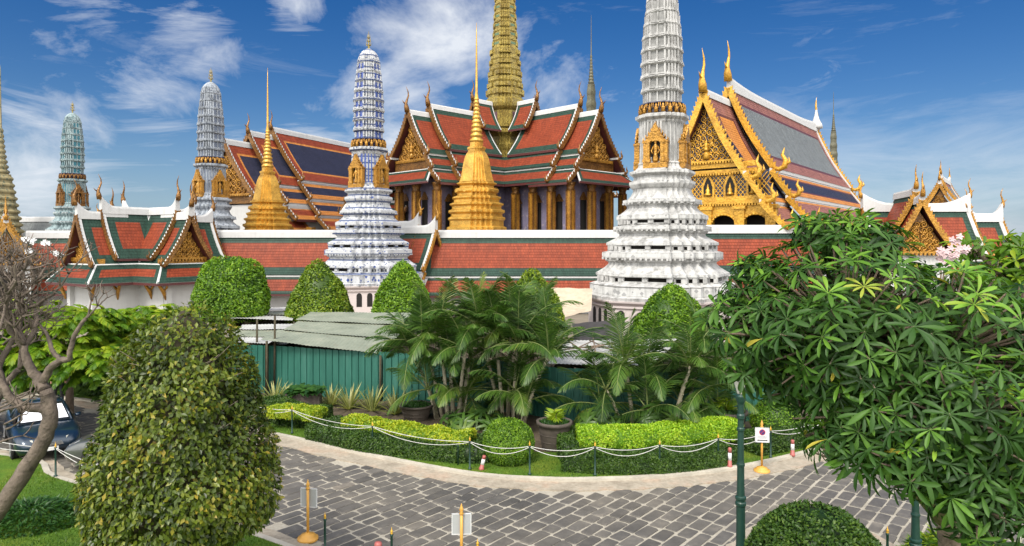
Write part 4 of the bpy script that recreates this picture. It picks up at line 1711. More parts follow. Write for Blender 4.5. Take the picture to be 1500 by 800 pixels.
def topiary(label, x, y, z0, z1, R_, mat, n=13000, leaf=.16, name='topiary_tree', group='clipped dome trees', prof=None, lump=.10, trunk=True, seed=1.0, cat='topiary', depth=.14, fold=.18, core=.90, bulge=1.0, down=.25, coremat=None, hollow=0):
    T = thing(name, label, cat, (x, y, 0), 0, group)
    prof = prof or (lambda h: (1 - h ** 1.75) ** .74 * (.9 + .1 * min(1, h / .2)))
    H = z1 - z0
    h, r, dr, th = dome_points(n, prof)
    ca, sa = np.cos(th), np.sin(th)
    rr_ = r * R_
    Nn = np.stack([ca, sa, -dr * R_ / H], 1)
    Nn /= np.linalg.norm(Nn, axis=1, keepdims=True)
    P = np.stack([rr_ * ca, rr_ * sa, z0 + h * H], 1)
    lm = lumpy(P, 1.6 / max(R_, .6), seed) * lump * R_ + lumpy(P, 5.0 / max(R_, .6), seed + 9) * lump * .4 * R_
    P += Nn * (lm - rng.random(n) ** 2 * depth)[:, None]
    if hollow:
        kp = (lumpy(P, 2.6, seed + 4) > -hollow) | (rng.random(n) < .25)
        P, Nn, lm, n = P[kp], Nn[kp], lm[kp], int(kp.sum())
    D = Nn * .55 + unit(n) * .75 - np.array([0, 0, down])
    Nl = Nn + unit(n) * .5 + np.array([0, 0, .5])
    rv = np.clip(rng.normal(.42, .24, n) + lm / (lump * R_ + 1e-6) * .25, 0, 1)
    ex = MB()
    ex.lathe([(max(.01, prof(i / 14) * R_ * core), z0 + (i / 14) * H * .97 + .02) for i in range(15)], 20, 0)
    leaf_strips('crown', P - D * leaf * .3, D, Nl, leaf * rng.uniform(.7, 1.25, n), leaf * .55, *SMALL, [mat, coremat or mat], .1, fold, rv, T, ex)
    if trunk:
        tb = MB()
        tb.tube([(0, 0, 0), (.02, .02, z0 * .5), (0, 0, z0 + H * .3)], [.16, .13, .08], 7)
        tb.build('trunk', M['trunk'], T)
    return T


# clipped dome trees behind the sheds
def dome(label, px, ytop, ybot, wpx, d, mat, **kw):
    top, bot = at(px, ytop, d), at(px, ybot, d)
    return topiary(label, top.x, d, max(.3, bot.z), top.z, wpx * .001 * d / 2, mat, **kw)


dome('round clipped dome tree beside the gate porch, roundest of the row', 340, 374, 468, 104, 37, MF['bright'], prof=lambda h: max(0.0, 1 - ((h - .38) / .62) ** 2) ** .5 if h > .38 else (1 - ((h - .38) / .75) ** 2) ** .5, seed=2)
dome('clipped cone topped tree behind the grey tin roof, left of the blue prang', 468, 381, 482, 102, 38, MF['olive'], seed=5)
dome('clipped dome tree directly right of the blue prang base', 590, 381, 478, 92, 38, MF['bright'], seed=8)
dome('olive green clipped dome tree rising behind the big palm clump', 779, 396, 505, 108, 34, MF['olive'], seed=11)
dome('clipped dome tree in front of the white prang base', 983, 415, 505, 124, 34, MF['bright'], seed=14)

# round clipped balls near the road
ball = lambda h: max(0.0, 1 - (2 * h - .86) ** 2 / 1.3) ** .5
b = onground(745, 690)
topiary('small round clipped ball bush beside the dark pot', b.x, b.y + .6, .1, 1.36, .76, MF['bright'], 15000, .06, 'ball_bush', 'clipped ball bushes', ball, .04, False, 3, 'bush', .05)
b = at(1196, 800, 11.2)
topiary('large clipped ball bush at the bottom edge beside green lamp post', b.x, 11.2, .1, 2.27, 1.14, MF['hedge'], 30000, .075, 'ball_bush', 'clipped ball bushes', ball, .03, False, 6, 'bush', .06)
topiary('round lime bush behind the no parking sign', onground(1130, 640).x, 22.8, .1, 1.35, .8, MF['bright'], 5000, .07, 'ball_bush', 'clipped ball bushes', ball, .06, False, 9, 'bush', .06)

# big cone bush in the foreground
bush_prof = lambda h: float(np.interp(h, [0, .03, .1, .27, .44, .55, .66, .775, .86, .944, 1], [.40, .62, .93, 1.0, .92, .86, .79, .68, .57, .41, .08]))
big = topiary('tall loose cone shaped bush with glossy yellowing leaves in the left foreground', at(269, 600, 12).x, 12.0, 1.25, 5.50, 1.60, MF['bush'], 31000, .11, 'cone_bush', None, bush_prof, .11, True, 4, 'bush', .5, .16, .60, 1.0, .75, M['twig'], .22)
tw = MB()
for i in range(170):
    a, z = R.uniform(0, 2 * PI), R.uniform(1.4, 4.6)
    rad = 1.6 * bush_prof((z - 1.25) / 4.27)
    p0 = Vector((math.cos(a) * rad * .35, math.sin(a) * rad * .35, z - .3))
    p1 = Vector((math.cos(a) * rad * .98, math.sin(a) * rad * .98, z + R.uniform(0, .3)))
    m_ = p0.lerp(p1, .5) + Vector((R.uniform(-.15, .15), R.uniform(-.15, .15), R.uniform(-.1, .15)))
    tw.tube([p0, m_, p1], [.018, .011, .004], 4)
tw.build('twig', plain('grey_twig', (.16, .13, .10), .9, var=.3), big)


# ------------------------------------------------------------------ hedges
def hedge(label, path, width, z0, z1, mat, n, leaf, name='hedge', group=None, cat='hedge', bumps=.04, depth=.05):
    """clipped hedge following a line; rounded shoulders"""
    P2 = smooth_line(path, 5)
    T = None
    half = width / 2
    prof = [(-half, z0), (-half * 1.02, z0 + (z1 - z0) * .5), (-half * .96, z1 - .08), (-half * .8, z1), (half * .8, z1), (half * .96, z1 - .08), (half * 1.02, z0 + (z1 - z0) * .5), (half, z0)]
    ex = MB()
    rings = []
    for i, p in enumerate(P2):
        t_ = (P2[min(i + 1, len(P2) - 1)] - P2[max(i - 1, 0)]).normalized()
        nv = Vector((-t_.y, t_.x))
        rings.append([(p.x + nv.x * a * .95, p.y + nv.y * a * .95, z - .03 if z > z0 + .01 else z) for a, z in prof])
    ex.loft(rings)
    # sample the surface
    seg = np.array([[p.x, p.y] for p in P2])
    sl = np.linalg.norm(np.diff(seg, axis=0), axis=1)
    cum = np.concatenate([[0], np.cumsum(sl)])
    pr = np.array(prof)
    pl = np.linalg.norm(np.diff(pr, axis=0), axis=1)
    pc = np.concatenate([[0], np.cumsum(pl)])
    s = rng.random(n) * cum[-1]
    q = rng.random(n) * pc[-1]
    endn = int(n * width / (cum[-1] * 2 + width))
    cx, cy = np.interp(s, cum, seg[:, 0]), np.interp(s, cum, seg[:, 1])
    ix = np.clip(np.searchsorted(cum, s) - 1, 0, len(sl) - 1)
    tx = (seg[ix + 1] - seg[ix]) / sl[ix][:, None]
    a, z = np.interp(q, pc, pr[:, 0]), np.interp(q, pc, pr[:, 1])
    # end caps
    e = np.arange(endn)
    side = rng.random(endn) < .5
    a[e] = rng.uniform(-half, half, endn)
    z[e] = rng.uniform(z0, z1, endn)
    cx[e] = np.where(side, seg[0, 0], seg[-1, 0])
    cy[e] = np.where(side, seg[0, 1], seg[-1, 1])
    tx[e] = np.where(side[:, None], (seg[1] - seg[0]) / sl[0], (seg[-1] - seg[-2]) / sl[-1])
    nx, ny = -tx[:, 1], tx[:, 0]
    iq = np.clip(np.searchsorted(pc, q) - 1, 0, len(pl) - 1)
    dpa = (pr[iq + 1] - pr[iq]) / pl[iq][:, None]
    na, nz = -dpa[:, 1], dpa[:, 0]
    Nn = np.stack([nx * na, ny * na, nz], 1)
    Nn[e] = np.where(side[:, None], -1, 1) * np.stack([tx[e][:, 0], tx[e][:, 1], np.zeros(endn)], 1)
    P = np.stack([cx + nx * a, cy + ny * a, z], 1)
    lm = lumpy(P, 2.2, 3.3)
    P += Nn * (lm * bumps - rng.random(n) ** 2 * depth)[:, None]
    D = Nn * .6 + unit(n) * .8
    rv = np.clip(rng.normal(.42, .25, n) + lm * .3, 0, 1)
    o = leaf_strips(name, P - D * leaf * .3, D, Nn + unit(n) * .5 + np.array([0, 0, .4]), leaf * rng.uniform(.7, 1.3, n), leaf * .6, *SMALL, [mat, mat], .1, .15, rv, None, ex)
    return tag(o, label, cat, group)


G = onground
hedge('dark low clipped hedge at left, half hidden by the cone bush', [G(392, 606), G(432, 622), G(478, 625)], 1.3, .1, .66, MF['hedge'], 14000, .075)
hedge('yellow bedding plants set on the left hedge beside cone bush', [G(398, 604, .6), G(440, 606, .6), G(468, 609, .6)], .8, .5, .82, MF['yellow'], 7000, .075, 'bedding_plants', cat='bedding plants', bumps=.1)
hedge('long dark clipped hedge below the palm clump, left of the ball bush', [G(474, 640), G(540, 655), G(610, 665), G(680, 672), G(712, 672)], 1.55, .1, .60, MF['hedge'], 30000, .075)
hedge('strip of yellow green bedding plants on top of the long dark hedge', [G(512, 620, .6), G(580, 632, .6), G(640, 641, .6), G(690, 646, .6)], .75, .55, .86, MF['yellow'], 12000, .08, 'bedding_plants', cat='bedding plants', bumps=.1)
hedge('dark clipped hedge in front of lime hedge, right of the big pot', [G(826, 688), G(900, 692), G(980, 690), G(1068, 678)], 1.0, .1, .55, MF['hedge'], 30000, .075)
hedge('bright lime green hedge standing behind the dark hedge at right', [G(846, 668), G(920, 668), G(1000, 662), G(1074, 652)], .95, .3, .88, MF['lime'], 22000, .085, bumps=.07)
hedge('short dark hedge end running back beside the big pot', [G(836, 684), G(828, 668), G(836, 655)], .5, .1, .7, MF['hedge'], 7000, .075)
hedge('dark low hedge far right behind the no parking sign', [G(1098, 668), G(1160, 655), G(1240, 632)], .9, .1, .7, MF['hedge'], 14000, .075)


# ------------------------------------------------------------------ grass blades on the turf near the road
def grass():
    n = 90000
    pts = []
    polyN = [(p.x, p.y) for p in near_in]
    # near-left lawn
    x = rng.uniform(-14, -3.4, 70000)
    y = rng.uniform(12.2, 21.5, 70000)
    lx = np.array([p.x for p in near_in])
    ly = np.array([p.y for p in near_in])
    order = np.argsort(lx)
    lim = np.interp(x, lx[order], ly[order])
    keep = y < lim - .02
    pts.append(np.stack([x[keep], y[keep]], 1))
    # strips along the far kerb
    seg = np.array([[p.x, p.y] for p in FAR])
    sl = np.linalg.norm(np.diff(seg, axis=0), axis=1)
    cum = np.concatenate([[0], np.cumsum(sl)])
    m = 52000
    s = rng.random(m) * cum[-1]
    ix = np.clip(np.searchsorted(cum, s) - 1, 0, len(sl) - 1)
    tdir = (seg[ix + 1] - seg[ix]) / sl[ix][:, None]
    base = np.stack([np.interp(s, cum, seg[:, 0]), np.interp(s, cum, seg[:, 1])], 1)
    off = .13 + rng.random(m) * 2.3
    pts.append(base + np.stack([-tdir[:, 1], tdir[:, 0]], 1) * off[:, None])
    # right bed
    x = rng.uniform(3.5, 9, 16000)
    y = rng.uniform(10, 16, 16000)
    P_ = [(p.x, p.y) for p in bed_near]
    keep = np.array([inside(P_, a, b_) for a, b_ in zip(x, y)])
    pts.append(np.stack([x[keep], y[keep]], 1))
    P = np.vstack(pts)
    n = len(P)
    P = np.column_stack([P, np.full(n, .09)])
    D = np.column_stack([rng.normal(0, .45, (n, 2)), np.ones(n)])
    nn = unit(n)
    patch = lumpy(P[:, :3] * np.array([1, 1, 0]), .55, 2.0)
    rv = np.clip(.42 + patch * .7 + rng.normal(0, .2, n), 0, 1)
    o = leaf_strips('grass', P, D, nn, rng.uniform(.035, .085, n), .014, [0, .5, 1], [.9, .8, 0], [MF['grass']], .25, 0, rv)
    tag(o, None, None, None, 'stuff')


grass()


# ------------------------------------------------------------------ palms
def frond(acc, base, az, el, L, rr_, nl=26, wid=.055, ll=.55, bend=1.0, tone=0.0):
    """one feather frond: returns its rachis points; adds leaflets to acc"""
    p = Vector(base)
    d = Vector((math.cos(az) * math.cos(el), math.sin(az) * math.cos(el), math.sin(el)))
    N = 10
    pts = [p.copy()]
    for i in range(N):
        p = p + d * (L / N)
        d = (d + Vector((0, 0, -1)) * bend * (.06 + .22 * (i / N))).normalized()
        pts.append(p.copy())
    sidev = Vector((-math.sin(az), math.cos(az), 0))
    for j in range(nl):
        f = .14 + .86 * (j + .5) / nl
        k = f * N
        i = min(int(k), N - 1)
        q = pts[i].lerp(pts[i + 1], k - i)
        td = (pts[i + 1] - pts[i]).normalized()
        up = sidev.cross(td).normalized()
        if up.z < 0:
            up = -up
        l = ll * (math.sin(PI * min(1, .16 + f * .86)) ** .7) * rr_.uniform(.88, 1.1)
        for s in (-1, 1):
            dd = (sidev * s * (1 - .45 * f) + td * (.55 + .5 * f) + up * rr_.uniform(.0, .35) + Vector((0, 0, -.30))).normalized()
            acc[0].append(q)
            acc[1].append(dd)
            acc[2].append(up + sidev * s * .3)
            acc[3].append(l)
            acc[4].append(wid * rr_.uniform(.8, 1.15))
            acc[5].append(min(1, max(0, .35 + tone + rr_.gauss(0, .14))))
    return pts


def palm_clump(label, loc, stems, seed, fl=2.2, group='feather palms by the green fence'):
    """stems: (x, y, height, lean x, lean y, fronds, thickness)"""
    T = thing('palm_clump', label, 'palm', loc, 0, group)
    rr_ = random.Random(seed)
    acc = [[], [], [], [], [], []]
    rach = MB()
    for (x, y, h, lx, ly, nf, th) in stems:
        tp = Vector((x + lx, y + ly, h))
        t_ = MB()
        t_.tube([(x, y, -.1), (x + lx * .25, y + ly * .25, h * .35), (x + lx * .6, y + ly * .6, h * .7), tp], [th * 1.25, th, th * .9, th * .75], 7)
        for k in range(int(h / .22)):
            f = k * .22 / h
            t_.lathe([(th * 1.08, 0), (th * 1.12, .015), (th * 1.0, .03)], 7, 0, (x + lx * f * (.72 + .28 * f), y + ly * f * (.72 + .28 * f), f * h))
        t_.build('trunk', M['palm_stem'], T)
        a0 = rr_.uniform(0, 6)
        for i in range(nf):
            az = a0 + i * 2.399 + rr_.uniform(-.25, .25)
            f = i / max(1, nf - 1)
            el = 1.35 - 1.25 * f + rr_.uniform(-.15, .15)
            L = fl * rr_.uniform(.8, 1.12)
            tone = rr_.gauss(0, .13) + (.25 if rr_.random() < .09 else 0)
            pts = frond(acc, tp + Vector((0, 0, -.05)), az, el, L, rr_, 38, .036, .62, rr_.uniform(.75, 1.15), tone)
            rach.tube(pts, [.028 * (1 - .8 * j / 10) for j in range(11)], 4)
    n = len(acc[0])
    leaf_strips('crown', [tuple(v) for v in acc[0]], [tuple(v) for v in acc[1]], [tuple(v) for v in acc[2]], acc[3], acc[4], [0, .3, .7, 1], [.5, 1, .7, 0],
                [MF['palm'], plain('frond_rib', (.16, .20, .06), .6)], .28, .12, acc[5], T, rach)
    return T


def mkstems(xs, seed, hlo, hhi, nlo, nhi, dy=1.2, low=0):
    rr_ = random.Random(seed)
    out = []
    for x in xs:
        h = rr_.uniform(hlo, hhi)
        out.append((x * .35, rr_.uniform(-.3, dy) * .6, h, x * .65 + rr_.uniform(-.2, .2), rr_.uniform(-.3, .6), rr_.randint(nlo, nhi), rr_.uniform(.05, .075)))
    for i in range(low):
        x = rr_.uniform(min(xs), max(xs)) * .8
        out.append((x * .7, rr_.uniform(-.6, .5), rr_.uniform(.5, 1.3), x * .3, rr_.uniform(-.3, .3), rr_.randint(5, 7), .04))
    return out


palm_clump('dense feather palm clump with many thin trunks, left part of the tall thicket', (at(664, 600, 24.6).x, 24.6, .1), mkstems([-1.7, -1.05, -.5, 0, .5, .85], 1, 2.2, 3.6, 11, 15, low=4), 21, 2.25)
palm_clump('dense feather palm clump with many thin trunks, right part of the tall thicket', (at(744, 600, 24.2).x, 24.2, .1), mkstems([-.9, -.5, 0, .45, .95, 1.5], 2, 2.2, 3.6, 11, 15, low=4), 22, 2.25)
palm_clump('small feather palm in front of the rusty white roof, left of two', (at(928, 630, 23.4).x, 23.4, .1), [(.0, 0, 2.35, -.3, 0, 13, .07), (.35, .4, 1.9, .25, .3, 10, .05), (-.35, .1, 1.5, -.6, -.2, 9, .05), (-.6, .3, .9, -.5, 0, 7, .04), (.2, -.2, .9, .2, -.2, 6, .04)], 23, 2.45)
palm_clump('small feather palm with pale curved trunk beside the lamp post, right of two', (at(985, 632, 23.2).x, 23.2, .1), [(.0, 0, 2.3, .62, .0, 13, .075), (.5, .5, 2.6, .75, .3, 12, .06), (.9, .3, 1.5, .6, .1, 9, .05), (.3, .4, 1.0, .1, 0, 7, .04), (1.1, .2, .9, .5, 0, 7, .04)], 24, 2.4)


def fan_bush(label, loc, n, seed, rad, mat, ll=.42, nleaf=8, name='fan_leaf_plant', z=1.1, group='broad leaved plants under the palms', cat='plant'):
    T = thing(name, label, cat, loc, 0, group)
    rr_ = random.Random(seed)
    P, D, N_, L_, A = [], [], [], [], []
    st = MB()
    for i in range(n):
        a = rr_.uniform(0, 2 * PI)
        r = rad * math.sqrt(rr_.random())
        h = z * rr_.uniform(.35, 1.0) * (1 - .35 * r / rad)
        c = Vector((math.cos(a) * r, math.sin(a) * r, h))
        st.tube([(c.x * .3, c.y * .3, -.05), (c.x * .7, c.y * .7, h * .6), c], [.014, .012, .008], 4)
        ax = Vector((math.cos(a) * r / rad, math.sin(a) * r / rad - .35, .8)).normalized()
        u = ax.orthogonal().normalized()
        w = ax.cross(u)
        tone = rr_.gauss(.35, .2)
        for k in range(nleaf):
            b_ = 2 * PI * k / nleaf + rr_.uniform(-.15, .15)
            d = (u * math.cos(b_) + w * math.sin(b_)) * 1.0 + ax * .15
            P.append(tuple(c))
            D.append(tuple(d))
            N_.append(tuple(ax))
            L_.append(ll * rr_.uniform(.8, 1.15))
            A.append(min(1, max(0, tone + rr_.gauss(0, .08))))
    leaf_strips('foliage', P, D, N_, L_, [l * .24 for l in L_], [0, .35, .7, 1], [.35, 1, .8, 0], [mat, M['twig']], .45, .12, A, T, st)
    return T


fan_bush('low dark fan leaved plant right of the big pot', (at(878, 640, 22.6).x, 22.6, .1), 34, 31, .85, MF['palm'], .5, 8)
fan_bush('low dark fan leaved plant between the two small palms', (at(958, 640, 22.9).x, 22.9, .1), 30, 32, .75, MF['palm'], .5, 8)
fan_bush('low dark fan leaved plant beside the lamp post and right pot', (at(1040, 636, 23.2).x, 23.2, .1), 30, 33, .8, MF['palm'], .5, 8)
fan_bush('dark leafy undergrowth at the foot of palm thicket', (at(700, 622, 23.6).x, 23.6, .1), 26, 34, 1.2, MF['palm'], .45, 8, z=.7)


# variegated blade plants along the fence
def spiky(label, px, py, h, seed, n=38):
    p = onground(px, py)
    T = thing('variegated_blade_plant', label, 'plant', (p.x, p.y, .1), 0, 'variegated blade plants along the fence')
    rr_ = random.Random(seed)
    P, D, N_, L_, A = [], [], [], [], []
    for i in range(n):
        a = rr_.uniform(0, 2 * PI)
        el = rr_.uniform(.35, 1.45)
        d = Vector((math.cos(a) * math.cos(el), math.sin(a) * math.cos(el), math.sin(el)))
        P.append((math.cos(a) * .07, math.sin(a) * .07, 0))
        D.append(tuple(d))
        N_.append((-math.cos(a) * math.sin(el), -math.sin(a) * math.sin(el), math.cos(el)))
        L_.append(h * rr_.uniform(.75, 1.15))
        A.append(rr_.random())
    leaf_strips('foliage', P, D, N_, L_, .075, [0, .4, .75, 1], [.8, 1, .6, 0], [MF['spiky']], .12, .2, A, T)


for i, (px, py, h, lb) in enumerate(((402, 592, 1.0, 'nearest the cone bush'), (424, 598, .9, 'between the cone bush and cut leaf planter'), (484, 598, .9, 'just right of the cut leaf planter'),
                                     (512, 603, 1.05, 'behind the yellow bedding strip, second from the planter'), (545, 606, 1.05, 'in the middle of the fence, third from the planter'), (580, 611, 1.1, 'left of the brown pot by the palms'))):
    spiky('cream striped spiky blade plant ' + lb, px, py, h, 40 + i, 44)


# ------------------------------------------------------------------ pots
def pot(label, px, py, h, rt, rb, plant, seed):
    p = onground(px, py)
    T = thing('plant_pot', label, 'plant pot', (p.x, p.y, .1), 0, 'dark clay plant pots')
    m = MB()
    m.lathe([(.01, 0), (rb, 0), (rb * 1.02, .03), (rt * .93, h * .72), (rt * .95, h * .86), (rt * 1.06, h * .88), (rt * 1.08, h), (rt * .93, h), (rt * .9, h * .88), (.01, h * .86)], 24)
    for k in range(2):
        z = h * (.3 + .25 * k)
        m.lathe([(rb + (rt * .93 - rb) * (z / (h * .72)) + .006, z - .012), (rb + (rt * .93 - rb) * (z / (h * .72)) + .014, z), (rb + (rt * .93 - rb) * (z / (h * .72)) + .008, z + .012)], 24)
    m.build('vessel', M['pot'], T)
    s = MB()
    s.lathe([(rt * .9, h * .89), (.01, h * .92)], 16)
    s.build('soil_fill', M['soil'], T)
    n = 900
    a = rng.random(n) * 2 * PI
    r = np.sqrt(rng.random(n)) * rt * .86
    P = np.stack([r * np.cos(a), r * np.sin(a), np.full(n, h * .92)], 1)
    leaf_strips('ground_cover', P, unit(n) * .7 + np.array([0, 0, .6]), unit(n) + np.array([0, 0, 1]), .09, .06, *SMALL, [MF['lowplant']], .1, .1, None, T)
    if plant:
        rr_ = random.Random(seed)
        acc = [[], [], [], [], [], []]
        rc = MB()
        for i in range(plant):
            a_ = rr_.uniform(0, 6.28)
            pts = frond(acc, (0, 0, h * .9), a_, rr_.uniform(.9, 1.4), rr_.uniform(.8, 1.1) * .8, rr_, 9, .07, .38, 1.6, .4)
            rc.tube(pts, .012, 4)
        leaf_strips('plant', *[[tuple(v) for v in acc[i]] for i in range(3)], acc[3], acc[4], [0, .4, 1], [.5, 1, 0], [MF['young'], M['twig']], .3, .1, acc[5], T, rc)


pot('big dark clay pot holding a small yellow green palm seedling', 812, 662, .88, .53, .38, 3, 51)
pot('dark clay pot with low greenery below palm thicket, left one', 610, 618, .55, .60, .42, 0, 52)
pot('dark clay pot behind the lime hedge near the lamp post', 1066, 640, .8, .62, .45, 6, 53)
p = onground(446, 601)
T = thing('rock_planter', 'low brown rock planter with cut leaf green plant by the fence', 'planter', (p.x, p.y, .1))
m = MB()
m.box((0, 0, .28), (1.3, .6, .56), 0, .1, .93)
m.box((0, 0, .58), (1.36, .66, .07), 0, .1)
m.build('trough', M['pot'], T)
P, D, N_, L_ = [], [], [], []
for i in range(170):
    a, q = R.uniform(0, 6.28), R.random()
    P.append((R.uniform(-.6, .6), R.uniform(-.3, .3), .6 + .2 * R.random()))
    D.append((math.cos(a), math.sin(a) - .3, R.uniform(.1, .7)))
    N_.append((0, -.3, 1))
    L_.append(R.uniform(.22, .42))
leaf_strips('foliage', P, D, N_, L_, .2, [0, .3, .6, 1], [.3, 1, .9, 0], [MF['lowplant']], .5, .1, None, T)


# ------------------------------------------------------------------ green corrugated fence and sheds
t = NT('green_sheet_metal')
co = t.coord()
mpf = t.n('Mapping')
mpf.inputs['Scale'].default_value = (3.0, 3.0, .45)
t.ln(co, mpf.inputs['Vector'])
n1 = t.noise(mpf.outputs[0], .8, 7, .66)
t.base(t.ramp(n1, [(.3, (.020, .105, .080)), (.55, (.032, .145, .11)), (.75, (.060, .18, .145))]))
t.set(.45, .1, .5)
M['green_sheet'] = t.mat


def corrugated_fence():
    line = smooth_line([(-15.5, 31.0), (-10.9, 29.5), (-3.6, 27.5), (.3, 25.9), (2.3, 24.9), (7.5, 24.6), (10.5, 25.6)], 8)
    T = thing('sheet_fence', 'green corrugated sheet metal fence behind the palms', 'fence', (0, 0, 0))
    seg = np.array([[p.x, p.y] for p in line])
    sl = np.linalg.norm(np.diff(seg, axis=0), axis=1)
    cum = np.concatenate([[0], np.cumsum(sl)])
    m = MB()
    period = .30
    s = 0
    pts = []
    while s < cum[-1] - period:
        for f, o in ((0, 0), (.16, 0), (.18, .05), (.235, .05), (.255, 0), (.28, 0)):
            pts.append((s + f, o))
        s += period
    rows = []
    for sv, o in pts:
        i = min(max(np.searchsorted(cum, sv) - 1, 0), len(sl) - 1)
        tdir = (seg[i + 1] - seg[i]) / sl[i]
        x = np.interp(sv, cum, seg[:, 0]) + tdir[1] * o
        y = np.interp(sv, cum, seg[:, 1]) - tdir[0] * o
        rows.append((x, y, 2.2 - .010 * sv + .02 * math.sin(sv * 1.3)))
    vs = [(x, y, .05) for x, y, z in rows] + [(x, y, z) for x, y, z in rows]
    k = len(rows)
    m.faces(vs, [(i, i + 1, k + i + 1, k + i) for i in range(k - 1)])
    m.build('sheet', M['green_sheet'], T)
    p = MB()
    for i in range(0, k, 42):
        x, y, z = rows[i]
        p.box((x, y + .12, z / 2), (.07, .07, z), 0)
    p.build('frame', M['trunk'], T)


corrugated_fence()


def tin(name, cols, rust=(.22, .11, .06)):
    t = NT(name)
    co = t.coord()
    n1 = t.noise(co, .9, 7, .68)
    n2 = t.noise(co, 3.2, 6, .7)
    c = t.ramp(n1, [(.3, cols[0]), (.55, cols[1]), (.75, cols[2])])
    t.base(t.mixc(t.ramp(n2, [(.60, (0, 0, 0)), (.76, (.75,) * 3)]), c, rust))
    t.set(.55, .15, .5)
    return t.mat


M['tin_green'] = tin('grey_green_tin', [(.19, .215, .165), (.27, .295, .225), (.36, .36, .285)])
M['tin_white'] = tin('pale_rusty_tin', [(.35, .35, .34), (.52, .52, .50), (.62, .62, .60)])


def roof_sheet(mb, a, b, c, d, wave=.011, period=.16, m=0, seed=0):
    """corrugated sheet between the corners a,b (upper edge) and d,c (lower edge)"""
    a, b, c, d = map(Vector, (a, b, c, d))
    n = int((b - a).length / period) * 4
    rr_ = random.Random(seed)
    vs = []
    M_ = 8
    nrm = (b - a).cross(d - a).normalized()
    if nrm.z < 0:
        nrm = -nrm
    for j in range(M_ + 1):
        for i in range(n + 1):
            u, v = i / n, j / M_
            p = a.lerp(b, u).lerp(d.lerp(c, u), v)
            p += nrm * (wave * math.sin(2 * PI * i / 4 + .6) + .03 * mnoise.noise(p * .9 + Vector((seed, 0, 0))))
            vs.append(p)
    fs = [(j * (n + 1) + i, j * (n + 1) + i + 1, (j + 1) * (n + 1) + i + 1, (j + 1) * (n + 1) + i) for j in range(M_) for i in range(n)]
    mb.faces(vs, fs, m, True)


def shed(label, corners, nsheets, mats, walls=True, name='tin_roof_shed', poles=(), seed=0, lift=.04):
    """lean-to shed: corners are the roof's front-left, front-right, back-right, back-left; sheets overlap up the slope"""
    fl, fr, br_, bl = map(Vector, corners)
    T = thing(name, label, 'shed', ((fl.x + fr.x) / 2, (fl.y + fr.y) / 2, 0), 0, 'tin roofed sheds behind the fence')
    off = Vector((T.location.x, T.location.y, 0))
    rr_ = random.Random(seed)
    for j in range(nsheets):
        v0, v1 = j / nsheets - .04, (j + 1) / nsheets
        m = MB()
        lf = Vector((0, 0, lift * j))
        sk = rr_.uniform(-.25, .25)
        p0, p1 = fl.lerp(bl, max(0, v0)) + lf + Vector((sk, 0, 0)), fr.lerp(br_, max(0, v0)) + lf + Vector((sk, 0, rr_.uniform(0, .05)))
        p2, p3 = fr.lerp(br_, v1) + lf * .4 + Vector((sk, 0, 0)), fl.lerp(bl, v1) + lf * .4 + Vector((sk, 0, 0))
        roof_sheet(m, p3 - off, p2 - off, p1 - off, p0 - off, seed=seed * 7 + j)
        m.build('roof_sheet', mats[j % len(mats)], T)
    w = MB()
    for a, b in ((fl, bl), (bl, br_), (br_, fr)):
        if walls:
            a_, b_ = (a - off) * 1, (b - off) * 1
            w.face([(a_.x, a_.y, 0), (b_.x, b_.y, 0), (b_.x, b_.y, b_.z - .25), (a_.x, a_.y, a_.z - .25)])
    for a in (fl, fr, br_, bl):
        q = a - off
        w.tube([(q.x * .97, q.y, 0), (q.x * .97, q.y, a.z - .05)], .05, 6)
    for px_, py_, h in poles:
        w.tube([(px_ - off.x, py_ - off.y, .5), (px_ - off.x + .02, py_ - off.y, h)], .045, 6)
    w.build('frame', M['twig'], T)
    return T


shed('large grey green patched tin roof behind the green fence', [at(388, 498, 28.9), at(560, 519, 27.9), at(604, 459, 34.5), at(455, 458, 35)], 3, [M['tin_green']], seed=1)
shed('pale scrap roofed shed at left behind fence, beside the round dome tree', [at(335, 501, 30.6), at(412, 506, 30.0), at(478, 474, 34.2), at(350, 477, 34.2)], 3, [M['tin_white'], M['tin_green']], seed=2,
     poles=((at(402, 480, 29.2).x, 29.2, at(402, 463, 29.2).z), (at(376, 480, 30.5).x, 30.5, at(376, 468, 30.5).z)))
shed('rear scrap roofed shed below the wall between two dome trees', [at(340, 466, 35), at(432, 470, 35.5), at(440, 450, 41), at(350, 452, 41)], 3, [M['tin_white'], M['tin_green'], M['tin_white']], seed=3)
sh = shed('rusty white tin roof with loose poles behind the right palms', [at(806, 533, 25.9), at(958, 536, 25.6), at(1000, 497, 31), at(836, 500, 31)], 3, [M['tin_white']], seed=4)
m = MB()
for i in range(9):
    x0, x1 = R.uniform(810, 950), R.uniform(810, 960)
    d0, d1 = R.uniform(26.2, 28), R.uniform(28.5, 30.8)
    a_, b_ = at(x0, 520, d0), at(x1, 505, d1)
    a_.z, b_.z = 2.22 + (d0 - 25.9) * .062, 2.22 + (d1 - 25.9) * .062
    m.tube([a_ - Vector(sh.location), b_ - Vector(sh.location)], .028, 5)
m.build('loose_pole', M['trunk'], sh)


